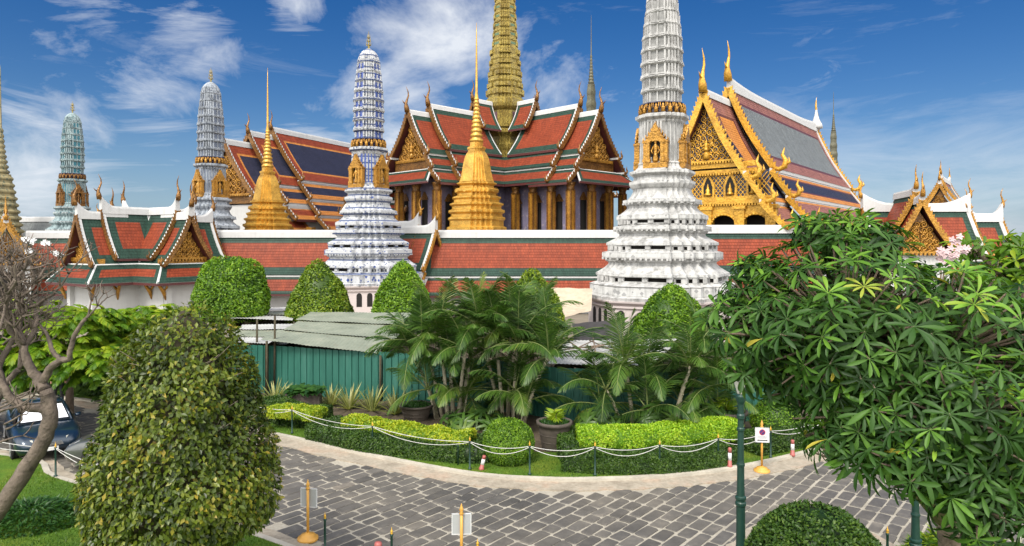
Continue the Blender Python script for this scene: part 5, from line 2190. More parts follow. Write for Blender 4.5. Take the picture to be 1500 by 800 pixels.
def tarp(name, label, pts, n, mat, sag, seed):
    """cloth slung between four corners"""
    a, b, c, d = map(Vector, pts)
    m = MB()
    vs = []
    for j in range(n + 1):
        for i in range(n + 1):
            u, v = i / n, j / n
            p = a.lerp(b, u).lerp(d.lerp(c, u), v)
            p.z -= sag * math.sin(PI * u) * math.sin(PI * v)
            p += Vector((0, 1, .3)) * (.16 * mnoise.noise(Vector((u * 5 + seed, v * 2, 0))))
            vs.append(p)
    N_ = n + 1
    fs = [(j * N_ + i, j * N_ + i + 1, (j + 1) * N_ + i + 1, (j + 1) * N_ + i) for j in range(n) for i in range(n)]
    k = len(vs)
    vs += [v + Vector((0, .02, -.02)) for v in vs]
    fs += [tuple(k + q for q in f[::-1]) for f in fs]
    m.faces(vs, fs, 0, True)
    return tag(m.build(name, mat), label, 'tarpaulin')


tarp('tarpaulin', 'beige tarpaulin slung beside the white prang base', [at(798, 421, 44), at(868, 423, 44), at(866, 455, 40), at(806, 470, 39)], 14, plain('beige_canvas', (.46, .38, .28), .85, var=.2), .3, 1)
tarp('tarpaulin', 'dark grey tarpaulin below the white prang base', [at(838, 474, 36), at(912, 468, 36), at(914, 500, 34), at(842, 506, 34)], 14, plain('dark_canvas', (.035, .032, .034), .85, var=.3), .15, 4)

# ================================================================== trees
def whorl_tree(label, lobes, trunk_pts, seed, step, ll, name='umbrella_leaf_tree', mat=None, group=None, nleaf=9, wfac=.24, inner=.35, frontonly=False, droop=.35, jit=.25, young=.0):
    """tree with whorled leaves on the surface of several overlapping leafy lobes; lobes = (centre, rx, ry, rz)"""
    base = Vector(trunk_pts[0])
    T = thing(name, label, 'tree', (base.x, base.y, 0), 0, group)
    off = Vector((base.x, base.y, 0))
    rr_ = random.Random(seed)
    tb = MB()
    tp = [Vector(p) - off for p in trunk_pts]
    tb.tube(tp, [.17 - .08 * i / (len(tp) - 1) for i in range(len(tp))], 9)
    centers = []
    for (c, rx, ry, rz) in lobes:
        c = Vector(c)
        area = 4 * PI * ((rx * ry) ** 1.6 / 3 + (rx * rz) ** 1.6 / 3 + (ry * rz) ** 1.6 / 3) ** (1 / 1.6)
        n = int(area / step ** 2)
        for i in range(n):
            z = 1 - 2 * (i + .5) / n
            a = i * 2.39996
            q = math.sqrt(1 - z * z)
            d = Vector((q * math.cos(a), q * math.sin(a), z)) + Vector((rr_.gauss(0, jit), rr_.gauss(0, jit), rr_.gauss(0, jit))) * .5
            d.normalize()
            s = rr_.uniform(.74, 1.16)
            p = c + Vector((d.x * rx, d.y * ry, d.z * rz)) * s
            hid = False
            for (c2, a2, b2, e2) in lobes:
                if (c2 is c) or Vector(c2) == c:
                    continue
                v = p - Vector(c2)
                if (v.x / a2) ** 2 + (v.y / b2) ** 2 + (v.z / e2) ** 2 < .62:
                    hid = True
                    break
            if hid:
                continue
            nrm = Vector((d.x / rx, d.y / ry, d.z / rz)).normalized()
            centers.append((p, nrm, c, 0))
        for i in range(int(n * inner)):
            d = Vector(unit(1)[0])
            p = c + Vector((d.x * rx, d.y * ry, d.z * rz)) * rr_.uniform(.45, .75)
            centers.append((p, d, c, 1))
    P, D, N_, L_, W_, A, DR = [], [], [], [], [], [], []
    for (p, nrm, c, inn) in centers:
        ax = (nrm * .8 + Vector((0, 0, .55)) + Vector((rr_.gauss(0, .22), rr_.gauss(0, .22), rr_.gauss(0, .22)))).normalized()
        if not inn or rr_.random() < .4:
            m_ = p.lerp(c, .5) + Vector((0, 0, -.08))
            tb.tube([c - off, m_ - off, p - off], [.022, .014, .008], 4)
        u = ax.orthogonal().normalized()
        w = ax.cross(u)
        k = nleaf + rr_.randint(-2, 1)
        a0 = rr_.uniform(0, 6.28)
        sc = rr_.uniform(.6, 1.22)
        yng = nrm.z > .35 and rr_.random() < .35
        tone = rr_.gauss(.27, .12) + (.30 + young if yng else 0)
        lift = rr_.uniform(.0, .45) + (.35 if yng else 0)
        for i in range(k):
            b_ = a0 + 2 * PI * i / k + rr_.uniform(-.2, .2)
            rad = u * math.cos(b_) + w * math.sin(b_)
            d = (rad + ax * (lift + rr_.uniform(-.12, .15)) + Vector((0, 0, -.12))).normalized()
            P.append(tuple(p - off))
            D.append(tuple(d))
            N_.append(tuple((ax - rad * lift).normalized()))
            l = ll * sc * rr_.uniform(.75, 1.12)
            L_.append(l)
            W_.append(l * wfac * rr_.uniform(.9, 1.1))
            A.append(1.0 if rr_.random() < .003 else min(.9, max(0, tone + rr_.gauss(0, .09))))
            DR.append(droop * rr_.uniform(.4, 1.5))
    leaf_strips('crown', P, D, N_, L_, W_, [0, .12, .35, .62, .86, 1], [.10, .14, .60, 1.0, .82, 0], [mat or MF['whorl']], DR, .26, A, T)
    # limbs to each lobe
    top = tp[-1]
    for (c, *_r) in lobes:
        q = Vector(c) - off
        m_ = top.lerp(q, .5) + Vector((0, 0, .1))
        tb.tube([tp[-2].lerp(top, .5), m_, q], [.075, .05, .03], 6)
    tb.build('trunk', M['trunk'], T)
    return T


def lobe(px, py, rx, ry, d, dd=None):
    c = at(px, py, d)
    return (c, rx * d / 1000, (dd or (rx + ry) / 2 * d / 1000), ry * d / 1000)


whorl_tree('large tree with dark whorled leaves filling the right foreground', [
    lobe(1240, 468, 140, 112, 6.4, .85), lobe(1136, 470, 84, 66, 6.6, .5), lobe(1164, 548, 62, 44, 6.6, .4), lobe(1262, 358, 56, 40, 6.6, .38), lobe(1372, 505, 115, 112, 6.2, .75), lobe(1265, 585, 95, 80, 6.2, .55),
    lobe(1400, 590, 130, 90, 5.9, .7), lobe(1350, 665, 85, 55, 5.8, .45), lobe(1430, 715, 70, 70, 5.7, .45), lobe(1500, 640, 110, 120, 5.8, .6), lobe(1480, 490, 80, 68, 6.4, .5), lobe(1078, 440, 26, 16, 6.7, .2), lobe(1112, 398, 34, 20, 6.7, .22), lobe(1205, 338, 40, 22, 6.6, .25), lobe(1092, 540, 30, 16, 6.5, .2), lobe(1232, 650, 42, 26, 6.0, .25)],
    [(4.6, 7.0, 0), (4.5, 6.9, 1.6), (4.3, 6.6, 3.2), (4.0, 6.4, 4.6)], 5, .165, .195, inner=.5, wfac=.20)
whorl_tree('smaller pale green flowering tree at the right edge behind the dark whorled tree', [
    lobe(1455, 412, 55, 32, 9.5, .5), lobe(1510, 405, 45, 45, 9.3, .5), lobe(1424, 362, 20, 14, 9.5, .2), lobe(1494, 362, 32, 20, 9.6, .3)],
    [(9.0, 9.6, 0), (8.4, 9.6, 3.0), (7.2, 9.5, 5.6)], 6, .25, .22, 'flowering_tree', MF['young'], nleaf=8, wfac=.28, droop=.3)


def flowers():
    T = bpy.data.objects['flowering_tree']
    off = Vector((T.location.x, T.location.y, 0))
    P, D, N_ = [], [], []
    for (px, py) in ((1383, 365), (1392, 372), (1400, 352), (1378, 375), (1410, 366), (1388, 385)):
        c = at(px, py, 9.1 + R.uniform(0, .4)) - off
        for k in range(6):
            q = c + Vector((R.uniform(-.07, .07), R.uniform(-.07, .07), R.uniform(-.05, .06)))
            for i in range(5):
                a = i * 2 * PI / 5
                P.append(tuple(q))
                D.append((math.cos(a), -.5 + .2 * math.sin(a), .7 * math.sin(a) + .2))
                N_.append((0, -.8, .6))
    leaf_strips('blossom', P, D, N_, .055, .04, [0, .5, 1], [.3, 1, 0], [plain('pink_white_petal', (.55, .40, .41), .6)], .3, .1, None, T)


flowers()

# ------------------------------------------------------------------ bare plumeria tree
def bare_tree():
    d0 = 13.0
    T = thing('bare_tree', 'leafless grey branching tree leaning in at the left edge', 'tree', (at(-95, 880, d0).x, d0, 0))
    off = Vector(T.location)
    m = MB()
    rr_ = random.Random(12)

    def pth(pix, r0, r1, n=7, dd=0.0, d=13.0):
        pts = [at(x, y, d + dd * i / max(1, len(pix) - 1)) - off for i, (x, y) in enumerate(pix)]
        # resample smoothly
        out = []
        for i in range(len(pts) - 1):
            p0, p1, p2, p3 = pts[max(i - 1, 0)], pts[i], pts[i + 1], pts[min(i + 2, len(pts) - 1)]
            for j in range(3):
                t_ = j / 3
                out.append(.5 * ((2 * p1) + (p2 - p0) * t_ + (2 * p0 - 5 * p1 + 4 * p2 - p3) * t_ * t_ + (3 * p1 - p0 - 3 * p2 + p3) * t_ ** 3))
        out.append(pts[-1])
        k = len(out)
        out = [p + Vector((rr_.gauss(0, .012), rr_.gauss(0, .012), rr_.gauss(0, .012))) for p in out]
        rad = [(r0 + (r1 - r0) * i / (k - 1)) * rr_.uniform(.93, 1.08) for i in range(k)]
        m.tube(out, rad, n)
        return out[-1], (out[-1] - out[-3]).normalized()

    def grow(p, d, L, r, lvl):
        n = 4
        pts = [p]
        dd = d.copy()
        for i in range(n):
            dd = (dd + Vector((rr_.gauss(0, .20), rr_.gauss(0, .20), rr_.gauss(.10, .16)))).normalized()
            pts.append(pts[-1] + dd * L / n)
        m.tube(pts, [r * (1 - .35 * i / n) for i in range(n + 1)], 5 if r > .02 else 4)
        if lvl > 0:
            k = 3 if rr_.random() < .45 else 2
            ax = dd.orthogonal().normalized()
            a0 = rr_.uniform(0, 6.28)
            for i in range(k):
                q = Matrix.Rotation(a0 + 2 * PI * i / k, 3, dd) @ ax
                grow(pts[-1], (dd * .75 + q * .75 + Vector((0, 0, .12))).normalized(), L * rr_.uniform(.62, .9), r * .68, lvl - 1)

    trunk = [(-95, 890), (-45, 800), (5, 735), (38, 685), (62, 650), (72, 620), (72, 595), (66, 572)]
    pth(trunk, .175, .12, 9)
    ends = []
    ends.append(pth([(66, 572), (52, 552), (40, 532), (34, 508)], .12, .06))
    ends.append(pth([(72, 600), (48, 596), (24, 592), (8, 570), (-8, 545)], .10, .06))
    ends.append(pth([(60, 562), (72, 540), (88, 528), (103, 524), (108, 492), (125, 466)], .085, .03, 6, -.4))
    ends.append(pth([(88, 528), (76, 512), (70, 492), (58, 476)], .05, .025, 5, .3))
    ends.append(pth([(8, 570), (0, 540), (12, 510), (28, 480), (34, 452)], .07, .035, 6, .5))
    ends.append(pth([(34, 508), (18, 486), (8, 460), (12, 430)], .06, .032, 6, -.5))
    ends.append(pth([(34, 508), (50, 484), (52, 462), (44, 436)], .055, .03, 6, .6))
    ends.append(pth([(-8, 545), (-16, 505), (-6, 470), (6, 440)], .06, .032, 6, .4))
    ends.append(pth([(-30, 700), (-30, 640), (-12, 600), (10, 560), (30, 540)], .11, .05, 7, .6))
    ends.append(pth([(40, 452), (62, 440), (84, 424), (100, 400)], .035, .018, 5, .2))
    for i_, (p, d) in enumerate(ends):
        sm = i_ in (2, 3, 9)
        for _ in range(2 if sm else 3):
            grow(p, (d + Vector((rr_.gauss(-.1, .4), rr_.gauss(0, .45), rr_.gauss(.2, .3)))).normalized(), .34 if sm else .5, .022 if sm else .032, 2 if sm else 3)
    for _ in range(14):
        q = at(rr_.uniform(-15, 45), rr_.uniform(440, 520), 13 + rr_.uniform(-.7, .7)) - off
        grow(q, Vector((rr_.gauss(0.1, .5), rr_.gauss(0, .5), .6)).normalized(), .5, .03, 3)
    for _ in range(8):
        q = at(rr_.uniform(-10, 20), rr_.uniform(590, 650), 12.6 + rr_.uniform(-.5, .5)) - off
        grow(q, Vector((.9, rr_.gauss(0, .3), rr_.gauss(.2, .2))).normalized(), .45, .022, 1)
    m.build('trunk', plain('grey_bark', (.135, .105, .082), .85, var=.6, scale=5, bump=1.0, bscale=18), T)
    P, D, N_ = [], [], []
    for (px, py) in ((40, 352), (47, 354), (69, 356), (45, 368), (85, 372)):
        c = at(px, py, 13) - off
        for k in range(7):
            q = c + Vector((R.uniform(-.06, .06), R.uniform(-.06, .06), R.uniform(-.03, .03)))
            for i in range(5):
                a = i * 2 * PI / 5
                P.append(tuple(q))
                D.append((math.cos(a), -.5, .6 * math.sin(a) + .3))
                N_.append((0, -.8, .6))
    leaf_strips('blossom', P, D, N_, .06, .045, [0, .5, 1], [.3, 1, 0], [M['white_paint']], .3, .1, None, T)
    st = MB()
    for (px, py) in ((44, 354), (70, 357), (46, 369), (86, 373)):
        st.tube([at(px, py, 13) - off, at(px + 1, py + 25, 13) - off, at(px + 2, py + 50, 13) - off], [.012, .016, .02], 4)
    st.build('twig', M['trunk'], T)


bare_tree()


# ------------------------------------------------------------------ feathery yellow-green trees at left
def feather_tree(label, lobes, trunk_pts, seed, n, fl, ll, mat, wid=.07, name='feather_leaf_tree', nl=9):
    base = Vector(trunk_pts[0])
    T = thing(name, label, 'tree', (base.x, base.y, 0), 0, 'feather leaved trees at left')
    off = Vector((base.x, base.y, 0))
    rr_ = random.Random(seed)
    acc = [[], [], [], [], [], []]
    tb = MB()
    tp = [Vector(p) - off for p in trunk_pts]
    tb.tube(tp, [.16 - .08 * i / (len(tp) - 1) for i in range(len(tp))], 8)
    tot = sum(l[1] * l[3] for l in lobes)
    for (c, rx, ry, rz) in lobes:
        c = Vector(c) - off
        tb.tube([tp[-1], tp[-1].lerp(c, .5) + Vector((0, 0, .1)), c], [.07, .05, .03], 5)
        for i in range(int(n * rx * rz / tot)):
            d = Vector(unit(1)[0])
            d.z = abs(d.z) * .9 if rr_.random() < .65 else d.z
            s = rr_.uniform(.55, 1.05)
            p = c + Vector((d.x * rx, d.y * ry, d.z * rz)) * s
            az = math.atan2(d.y, d.x) + rr_.gauss(0, .6)
            if rr_.random() < .3:
                tb.tube([c, c.lerp(p, .6) + Vector((0, 0, .06)), p], [.018, .012, .006], 4)
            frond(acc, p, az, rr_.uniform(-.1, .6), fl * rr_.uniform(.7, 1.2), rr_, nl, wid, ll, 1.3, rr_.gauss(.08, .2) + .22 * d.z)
    leaf_strips('crown', *[[tuple(v) for v in acc[i]] for i in range(3)], acc[3], acc[4], [0, .45, 1], [.5, 1, 0], [mat], .25, .1, acc[5], T)
    tb.build('trunk', M['trunk'], T)


feather_tree('bright yellow green feathery tree behind the bare branches and cars', [lobe(95, 480, 75, 38, 25, 1.4), lobe(60, 525, 70, 35, 24, 1.2), lobe(140, 530, 55, 30, 24, 1.2), lobe(25, 470, 40, 30, 25, 1.0)],
             [(-16.2, 25, 0), (-16.2, 25, 1.4), (-16.0, 25, 2.6)], 61, 620, .75, .34, MF['young'], .13)
feather_tree('olive yellow feathery tree between the gate porch and cone bush', [lobe(205, 490, 60, 42, 28, 1.4), lobe(235, 475, 45, 30, 30, 1.2), lobe(165, 520, 50, 38, 26, 1.2)],
             [(-15.6, 28, 0), (-15.5, 28, 1.4), (-15.3, 28, 2.4)], 62, 560, .75, .32, MF['young'], .12)
feather_tree('dark green low leafy tree under the yellow green trees at left', [lobe(180, 555, 60, 25, 29, 1.2), lobe(125, 540, 50, 18, 30, 1.2), lobe(20, 545, 50, 28, 30, 1.2)],
             [(-17, 29.5, 0), (-17, 29.5, .5), (-17, 29.5, .8)], 63, 420, .7, .32, MF['hedge'], .12)

# low plants on the lawn at lower left and lower right
def ground_plant(label, px, py, r, n, seed, ll=.14, z=.34, mat=None):
    p = onground(px, py)
    T = thing('ground_cover_plant', label, 'plant', (p.x, p.y, .1))
    q = rng.random(n)
    a = rng.random(n) * 2 * PI
    rr_ = np.sqrt(q) * r
    zz = z * (1 - q ** 1.5) * rng.uniform(.5, 1.05, n)
    P = np.stack([rr_ * np.cos(a) * 1.3, rr_ * np.sin(a), zz], 1)
    D = np.stack([np.cos(a), np.sin(a), rng.uniform(-.1, .9, n)], 1) + unit(n) * .7
    leaf_strips('foliage', P, D, unit(n) * .5 + np.array([0, 0, 1]), ll * rng.uniform(.6, 1.3, n), ll * .34, [0, .4, 1], [.3, 1, 0], [mat or MF['lowplant']], .3, .15, None, T)


ground_plant('low dark green ground plant on the lawn at lower left', 45, 768, 1.0, 2600, 1)
ground_plant('low leafy plant with pink flowers at the lower right corner', 1415, 830, .9, 1500, 2, .2, .5, MF['young'])
p = onground(1415, 830)


# ================================================================== posts, ropes, signs, lamps
def rope_post(label, p, group='green rope posts with gold tips', h=.82, scale=1.0):
    T = thing('rope_post', label, 'post', (p.x, p.y, p.z), 0, group)
    m = MB()
    m.lathe([(.05, 0), (.05, .04), (.026, .06), (.024, h - .04), (.034, h - .03), (.034, h), (.02, h)], 10)
    m.build('shaft', M['post_green'], T)
    f = MB()
    f.lathe([(.022, h), (.030, h + .012), (.016, h + .025), (.028, h + .045), (.024, h + .065), (.009, h + .09), (.003, h + .135), (0, h + .14)], 10)
    f.build('finial', M['yellow_gold'], T)
    return T


def rope(label, a, b, sag, r=.009, z=.80, group='white ropes slung between posts'):
    m = MB()
    a, b = Vector(a), Vector(b)
    n = 16
    for zz, s in ((z, sag * .45), (z - .02, sag)):
        pts = []
        for i in range(n + 1):
            f = i / n
            p = a.lerp(b, f)
            p.z += zz - s * 4 * f * (1 - f)
            pts.append(p)
        m.tube(pts, r, 6)
    return tag(m.build('rope', M['rope']), label, 'rope', group)


FP = [onground(*q) for q in ((150, 583), (255, 606), (330, 620), (427, 640), (545, 668), (688, 694), (776, 702), (872, 703), (967, 700), (1053, 689), (1130, 676), (1215, 652), (1310, 627))]
FP = [Vector((p.x, p.y + .06, .1)) for p in FP]
names = ['behind the left cars', 'hidden behind the cone bush, farther', 'hidden behind the cone bush, nearer', 'beside the yellow bedding at left', 'in front of the long dark hedge', 'left of the ball bush', 'right of the ball bush below the big pot',
         'at the left part of the lime hedge', 'at the middle of the lime hedge', 'at the right end of the lime hedge', 'behind the no parking sign', 'under the dark tree, nearer', 'under the dark tree, farther']
for p, nm in zip(FP, names):
    rope_post('slim green rope post with gold tip ' + nm, p)
for i in range(len(FP) - 1):
    rope('white rope from post ' + names[i], FP[i], FP[i + 1], .26)
# thin supports in a second row
for q, nm in (((511, 656), 'left'), ((671, 686), 'right')):
    p = onground(*q)
    m = MB()
    m.lathe([(.02, 0), (.02, .52), (.03, .53), (.03, .56), (.0, .57)], 8)
    tag(m.build('hedge_stake', M['post_green'], None, (p.x, p.y, .1)), 'short green stake before the long dark hedge, %s one' % nm, 'stake')
NP = [onground(-70, 668), onground(85, 702), onground(235, 752), onground(478, 822), onground(575, 848), onground(700, 868)]
NP = [Vector((p.x, p.y - .1, .1)) for p in NP]
nn = ['at far left edge of the lawn', 'on the lawn before the grey car', 'behind the cone bush foot', 'right of the small gold stand at the bottom edge', 'bottom centre beside the maroon bollard', 'at the bottom edge beside the sign back']
for p, nm in zip(NP, nn):
    rope_post('near green rope post ' + nm, p)
for i in range(2):
    rope('white rope from lawn post ' + nn[i], NP[i], NP[i + 1], .3)
rope_post('near green rope post under the dark tree at lower right', Vector((onground(1300, 850).x, onground(1300, 850).y, .1)))

# maroon bollard at the bottom edge
p = onground(565, 846)
T = thing('short_bollard', 'short maroon bollard at the bottom edge of the view', 'bollard', (p.x - .12, p.y - .15, .1))
m = MB()
m.lathe([(.075, 0), (.075, .62), (.065, .66), (0, .67)], 14)
m.lathe([(.079, .50), (.079, .58)], 14)
m.build('body', M['red_paint'], T)


# red and white marker posts at the hedge foot
def marker(label, px, py, h=.5, tilt=0.0):
    p = onground(px, py)
    T = thing('marker_post', label, 'marker post', (p.x, p.y, .1), 0, 'small red and white marker posts')
    T.rotation_euler = (0, tilt, 0)
    m = MB()
    m.lathe([(.075, -.02), (.075, .05), (.06, .06), (.055, h * .35)], 12, 0)
    m.lathe([(.055, h * .35), (.052, h * .74)], 12, 1)
    m.lathe([(.052, h * .74), (.05, h * .96), (.03, h), (0, h)], 12, 0)
    m.build('body', [M['red_paint'], M['white_paint']], T)


marker('small red and white marker post by the ball bush, leaning', 705, 693, .42, .22)
marker('small red and white marker post at the hedge middle', 964, 697, .40)
marker('small red and white marker post just left of the lamp post', 1069, 689, .56)
marker('small red and white marker post right of the no parking sign', 1161, 672, .48)


# signs on gold stands
M['sign_back'] = plain('grey_sign_back', (.34, .35, .36), .6, var=.08)
def stand_sign(label, p, rz, h, back=False):
    T = thing('stand_sign', label, 'sign', (p.x, p.y, p.z), rz, 'signs on gold stands')
    m = MB()
    m.lathe([(.22, 0), (.23, .03), (.22, .07), (.16, .085), (.15, .13), (.06, .15), (.04, .17)], 20)
    m.lathe([(.030, .16), (.030, h)], 10)
    m.lathe([(.04, h), (.05, h + .02), (.025, h + .05), (.045, h + .09), (.03, h + .13), (.008, h + .20), (0, h + .22)], 10)
    m.build('stand', M['amber_paint'], T)
    q = MB()
    q.box((0, -.045, h - .21), (.37, .02, .40), 0)
    po = q.build('panel', [M['white_paint'] if not back else M['sign_back']], T)
    fr = MB()
    for x, z, sx, sz in ((0, h - .01, .39, .018), (0, h - .41, .39, .018), (-.186, h - .21, .018, .4), (.186, h - .21, .018, .4)):
        fr.box((x, -.047, z), (sx, .03, sz), 0)
    fr.build('panel_frame', plain('light_grey_frame', (.55, .55, .56), .5), po)
    return T, po, h


def disc(mb, r, y, z, n=28, r0=0.0, m=0, t=.004):
    o = [(r * math.cos(2 * PI * i / n), y, z + r * math.sin(2 * PI * i / n)) for i in range(n)]
    if r0:
        i_ = [(r0 * math.cos(2 * PI * i / n), y, z + r0 * math.sin(2 * PI * i / n)) for i in range(n)]
        mb.faces(o + i_, [(i, (i + 1) % n, n + (i + 1) % n, n + i) for i in range(n)], m)
    else:
        mb.face(o, m)


p = onground(1116, 692)
T, po, h = stand_sign('no parking sign on a gold stand at the right road edge', Vector((p.x, p.y, .014)), math.radians(-8), 1.28)
m = MB()
zc = h - .13
disc(m, .085, -.0585, zc, 28, 0, 0)
disc(m, .085, -.0605, zc, 28, .069, 1)
m.beam((-.052, -.0605, zc - .052), (.052, -.0605, zc + .052), .002, .016, 1, (-1, 0, 1))
for k, w in enumerate((.25, .28, .22)):
    x = -w / 2
    rr_ = random.Random(k)
    while x < w / 2:
        q = rr_.uniform(.012, .03)
        m.box((x + q / 2, -.0585, h - .245 - k * .03), (q, .002, .012), 3)
        x += q + rr_.uniform(.006, .016)
for s in (-1, 1):
    m.prism([(s * .15, h - .36), (s * .11, h - .382), (s * .11, h - .338)], -.0585, -.0575, 2)
m.box((0, -.0585, h - .36), (.22, .002, .024), 2)
m.build('sign_print', [plain('sign_navy', (.03, .03, .14), .5), plain('sign_red', (.42, .02, .03), .5), plain('sign_black', (.01, .01, .01), .5), plain('sign_grey_text', (.25, .25, .27), .5)], po)
p = onground(451, 792)
stand_sign('blank backed sign on a gold stand at the left road edge', Vector((p.x, p.y, .014)), math.radians(168), 1.13, True)
p = onground(676, 845)
stand_sign('sign seen from behind on a gold stand at the bottom edge', Vector((p.x, p.y, .014)), math.radians(184), 1.22, True)


# lamp posts
def lamp_post(label, loc, H):
    T = thing('lamp_post', label, 'lamp post', loc, 0, 'green cast iron lamp posts')
    m = MB()
    m.lathe([(.20, 0), (.20, .12), (.16, .16), (.15, .55), (.17, .60), (.12, .66), (.105, .75), (.10, 1.20), (.102, 1.48), (.122, 1.50), (.124, 1.55), (.108, 1.57), (.108, 1.60), (.126, 1.62), (.126, 1.66), (.092, 1.68), (.088, 1.80),
             (.084, 1.91), (.080, 2.24), (.094, 2.25), (.094, 2.29), (.080, 2.30), (.074, 2.36), (.070, H - .72), (.088, H - .70), (.09, H - .66), (.07, H - .64), (.068, H - .50), (.088, H - .47), (.09, H - .41), (.07, H - .38), (.075, H - .20), (.10, H - .14), (.115, H - .05), (.06, H)], 24, smooth=False)
    m.v = [(x_ * .82, y_ * .82, z_) for x_, y_, z_ in m.v]
    m.build('post', M['post_green'], T)
    g = MB()
    g.lathe([(.07, H), (.16, H + .30), (.17, H + .32)], 6, 0, smooth=False)
    t = NT('frosted_lamp_glass')
    t.base((.62, .60, .52))
    t.set(.25, 0, .5)
    t.b.inputs['Transmission Weight'].default_value = .4
    lo = g.build('lantern', t.mat, T)
    c = MB()
    c.lathe([(.18, H + .32), (.19, H + .34), (.15, H + .40), (.06, H + .46), (.03, H + .52), (.04, H + .55), (.0, H + .62)], 12)
    for k in range(6):
        a = 2 * PI * k / 6
        c.beam((.07 * math.cos(a), .07 * math.sin(a), H), (.165 * math.cos(a), .165 * math.sin(a), H + .32), .014, .014, 0, (1, 0, 0))
    c.build('lantern_cap', M['post_green'], lo)
    return T


lp = lamp_post('green cast iron lamp post with frosted lantern beside the big tree', (at(1085, 700, 13).x, 13, .1), 3.62)
dup(lp, (at(1341, 800, 12.2).x, 12.2, .1), None, 'second green lamp post mostly hidden behind the big tree at right').scale = (1, 1, .72)


# ------------------------------------------------------------------ cars
def paint(name, c):
    t = NT(name)
    t.base(c)
    t.set(.28, .35, .5)
    t.b.inputs['Coat Weight'].default_value = .8
    t.b.inputs['Coat Roughness'].default_value = .05
    return t.mat


M['car_glass'] = plain('car_glass', (.012, .015, .017), .06, 0, var=.1)
M['tyre'] = plain('tyre_rubber', (.015, .015, .015), .8)
M['alloy'] = plain('alloy', (.45, .45, .46), .35, .7)
M['chrome'] = plain('chrome', (.6, .6, .62), .2, .9)
M['headlight'] = plain('headlight_lens', (.62, .60, .50), .12, 0)
M['shade'] = plain('sunshade_white', (.75, .75, .80), .6)


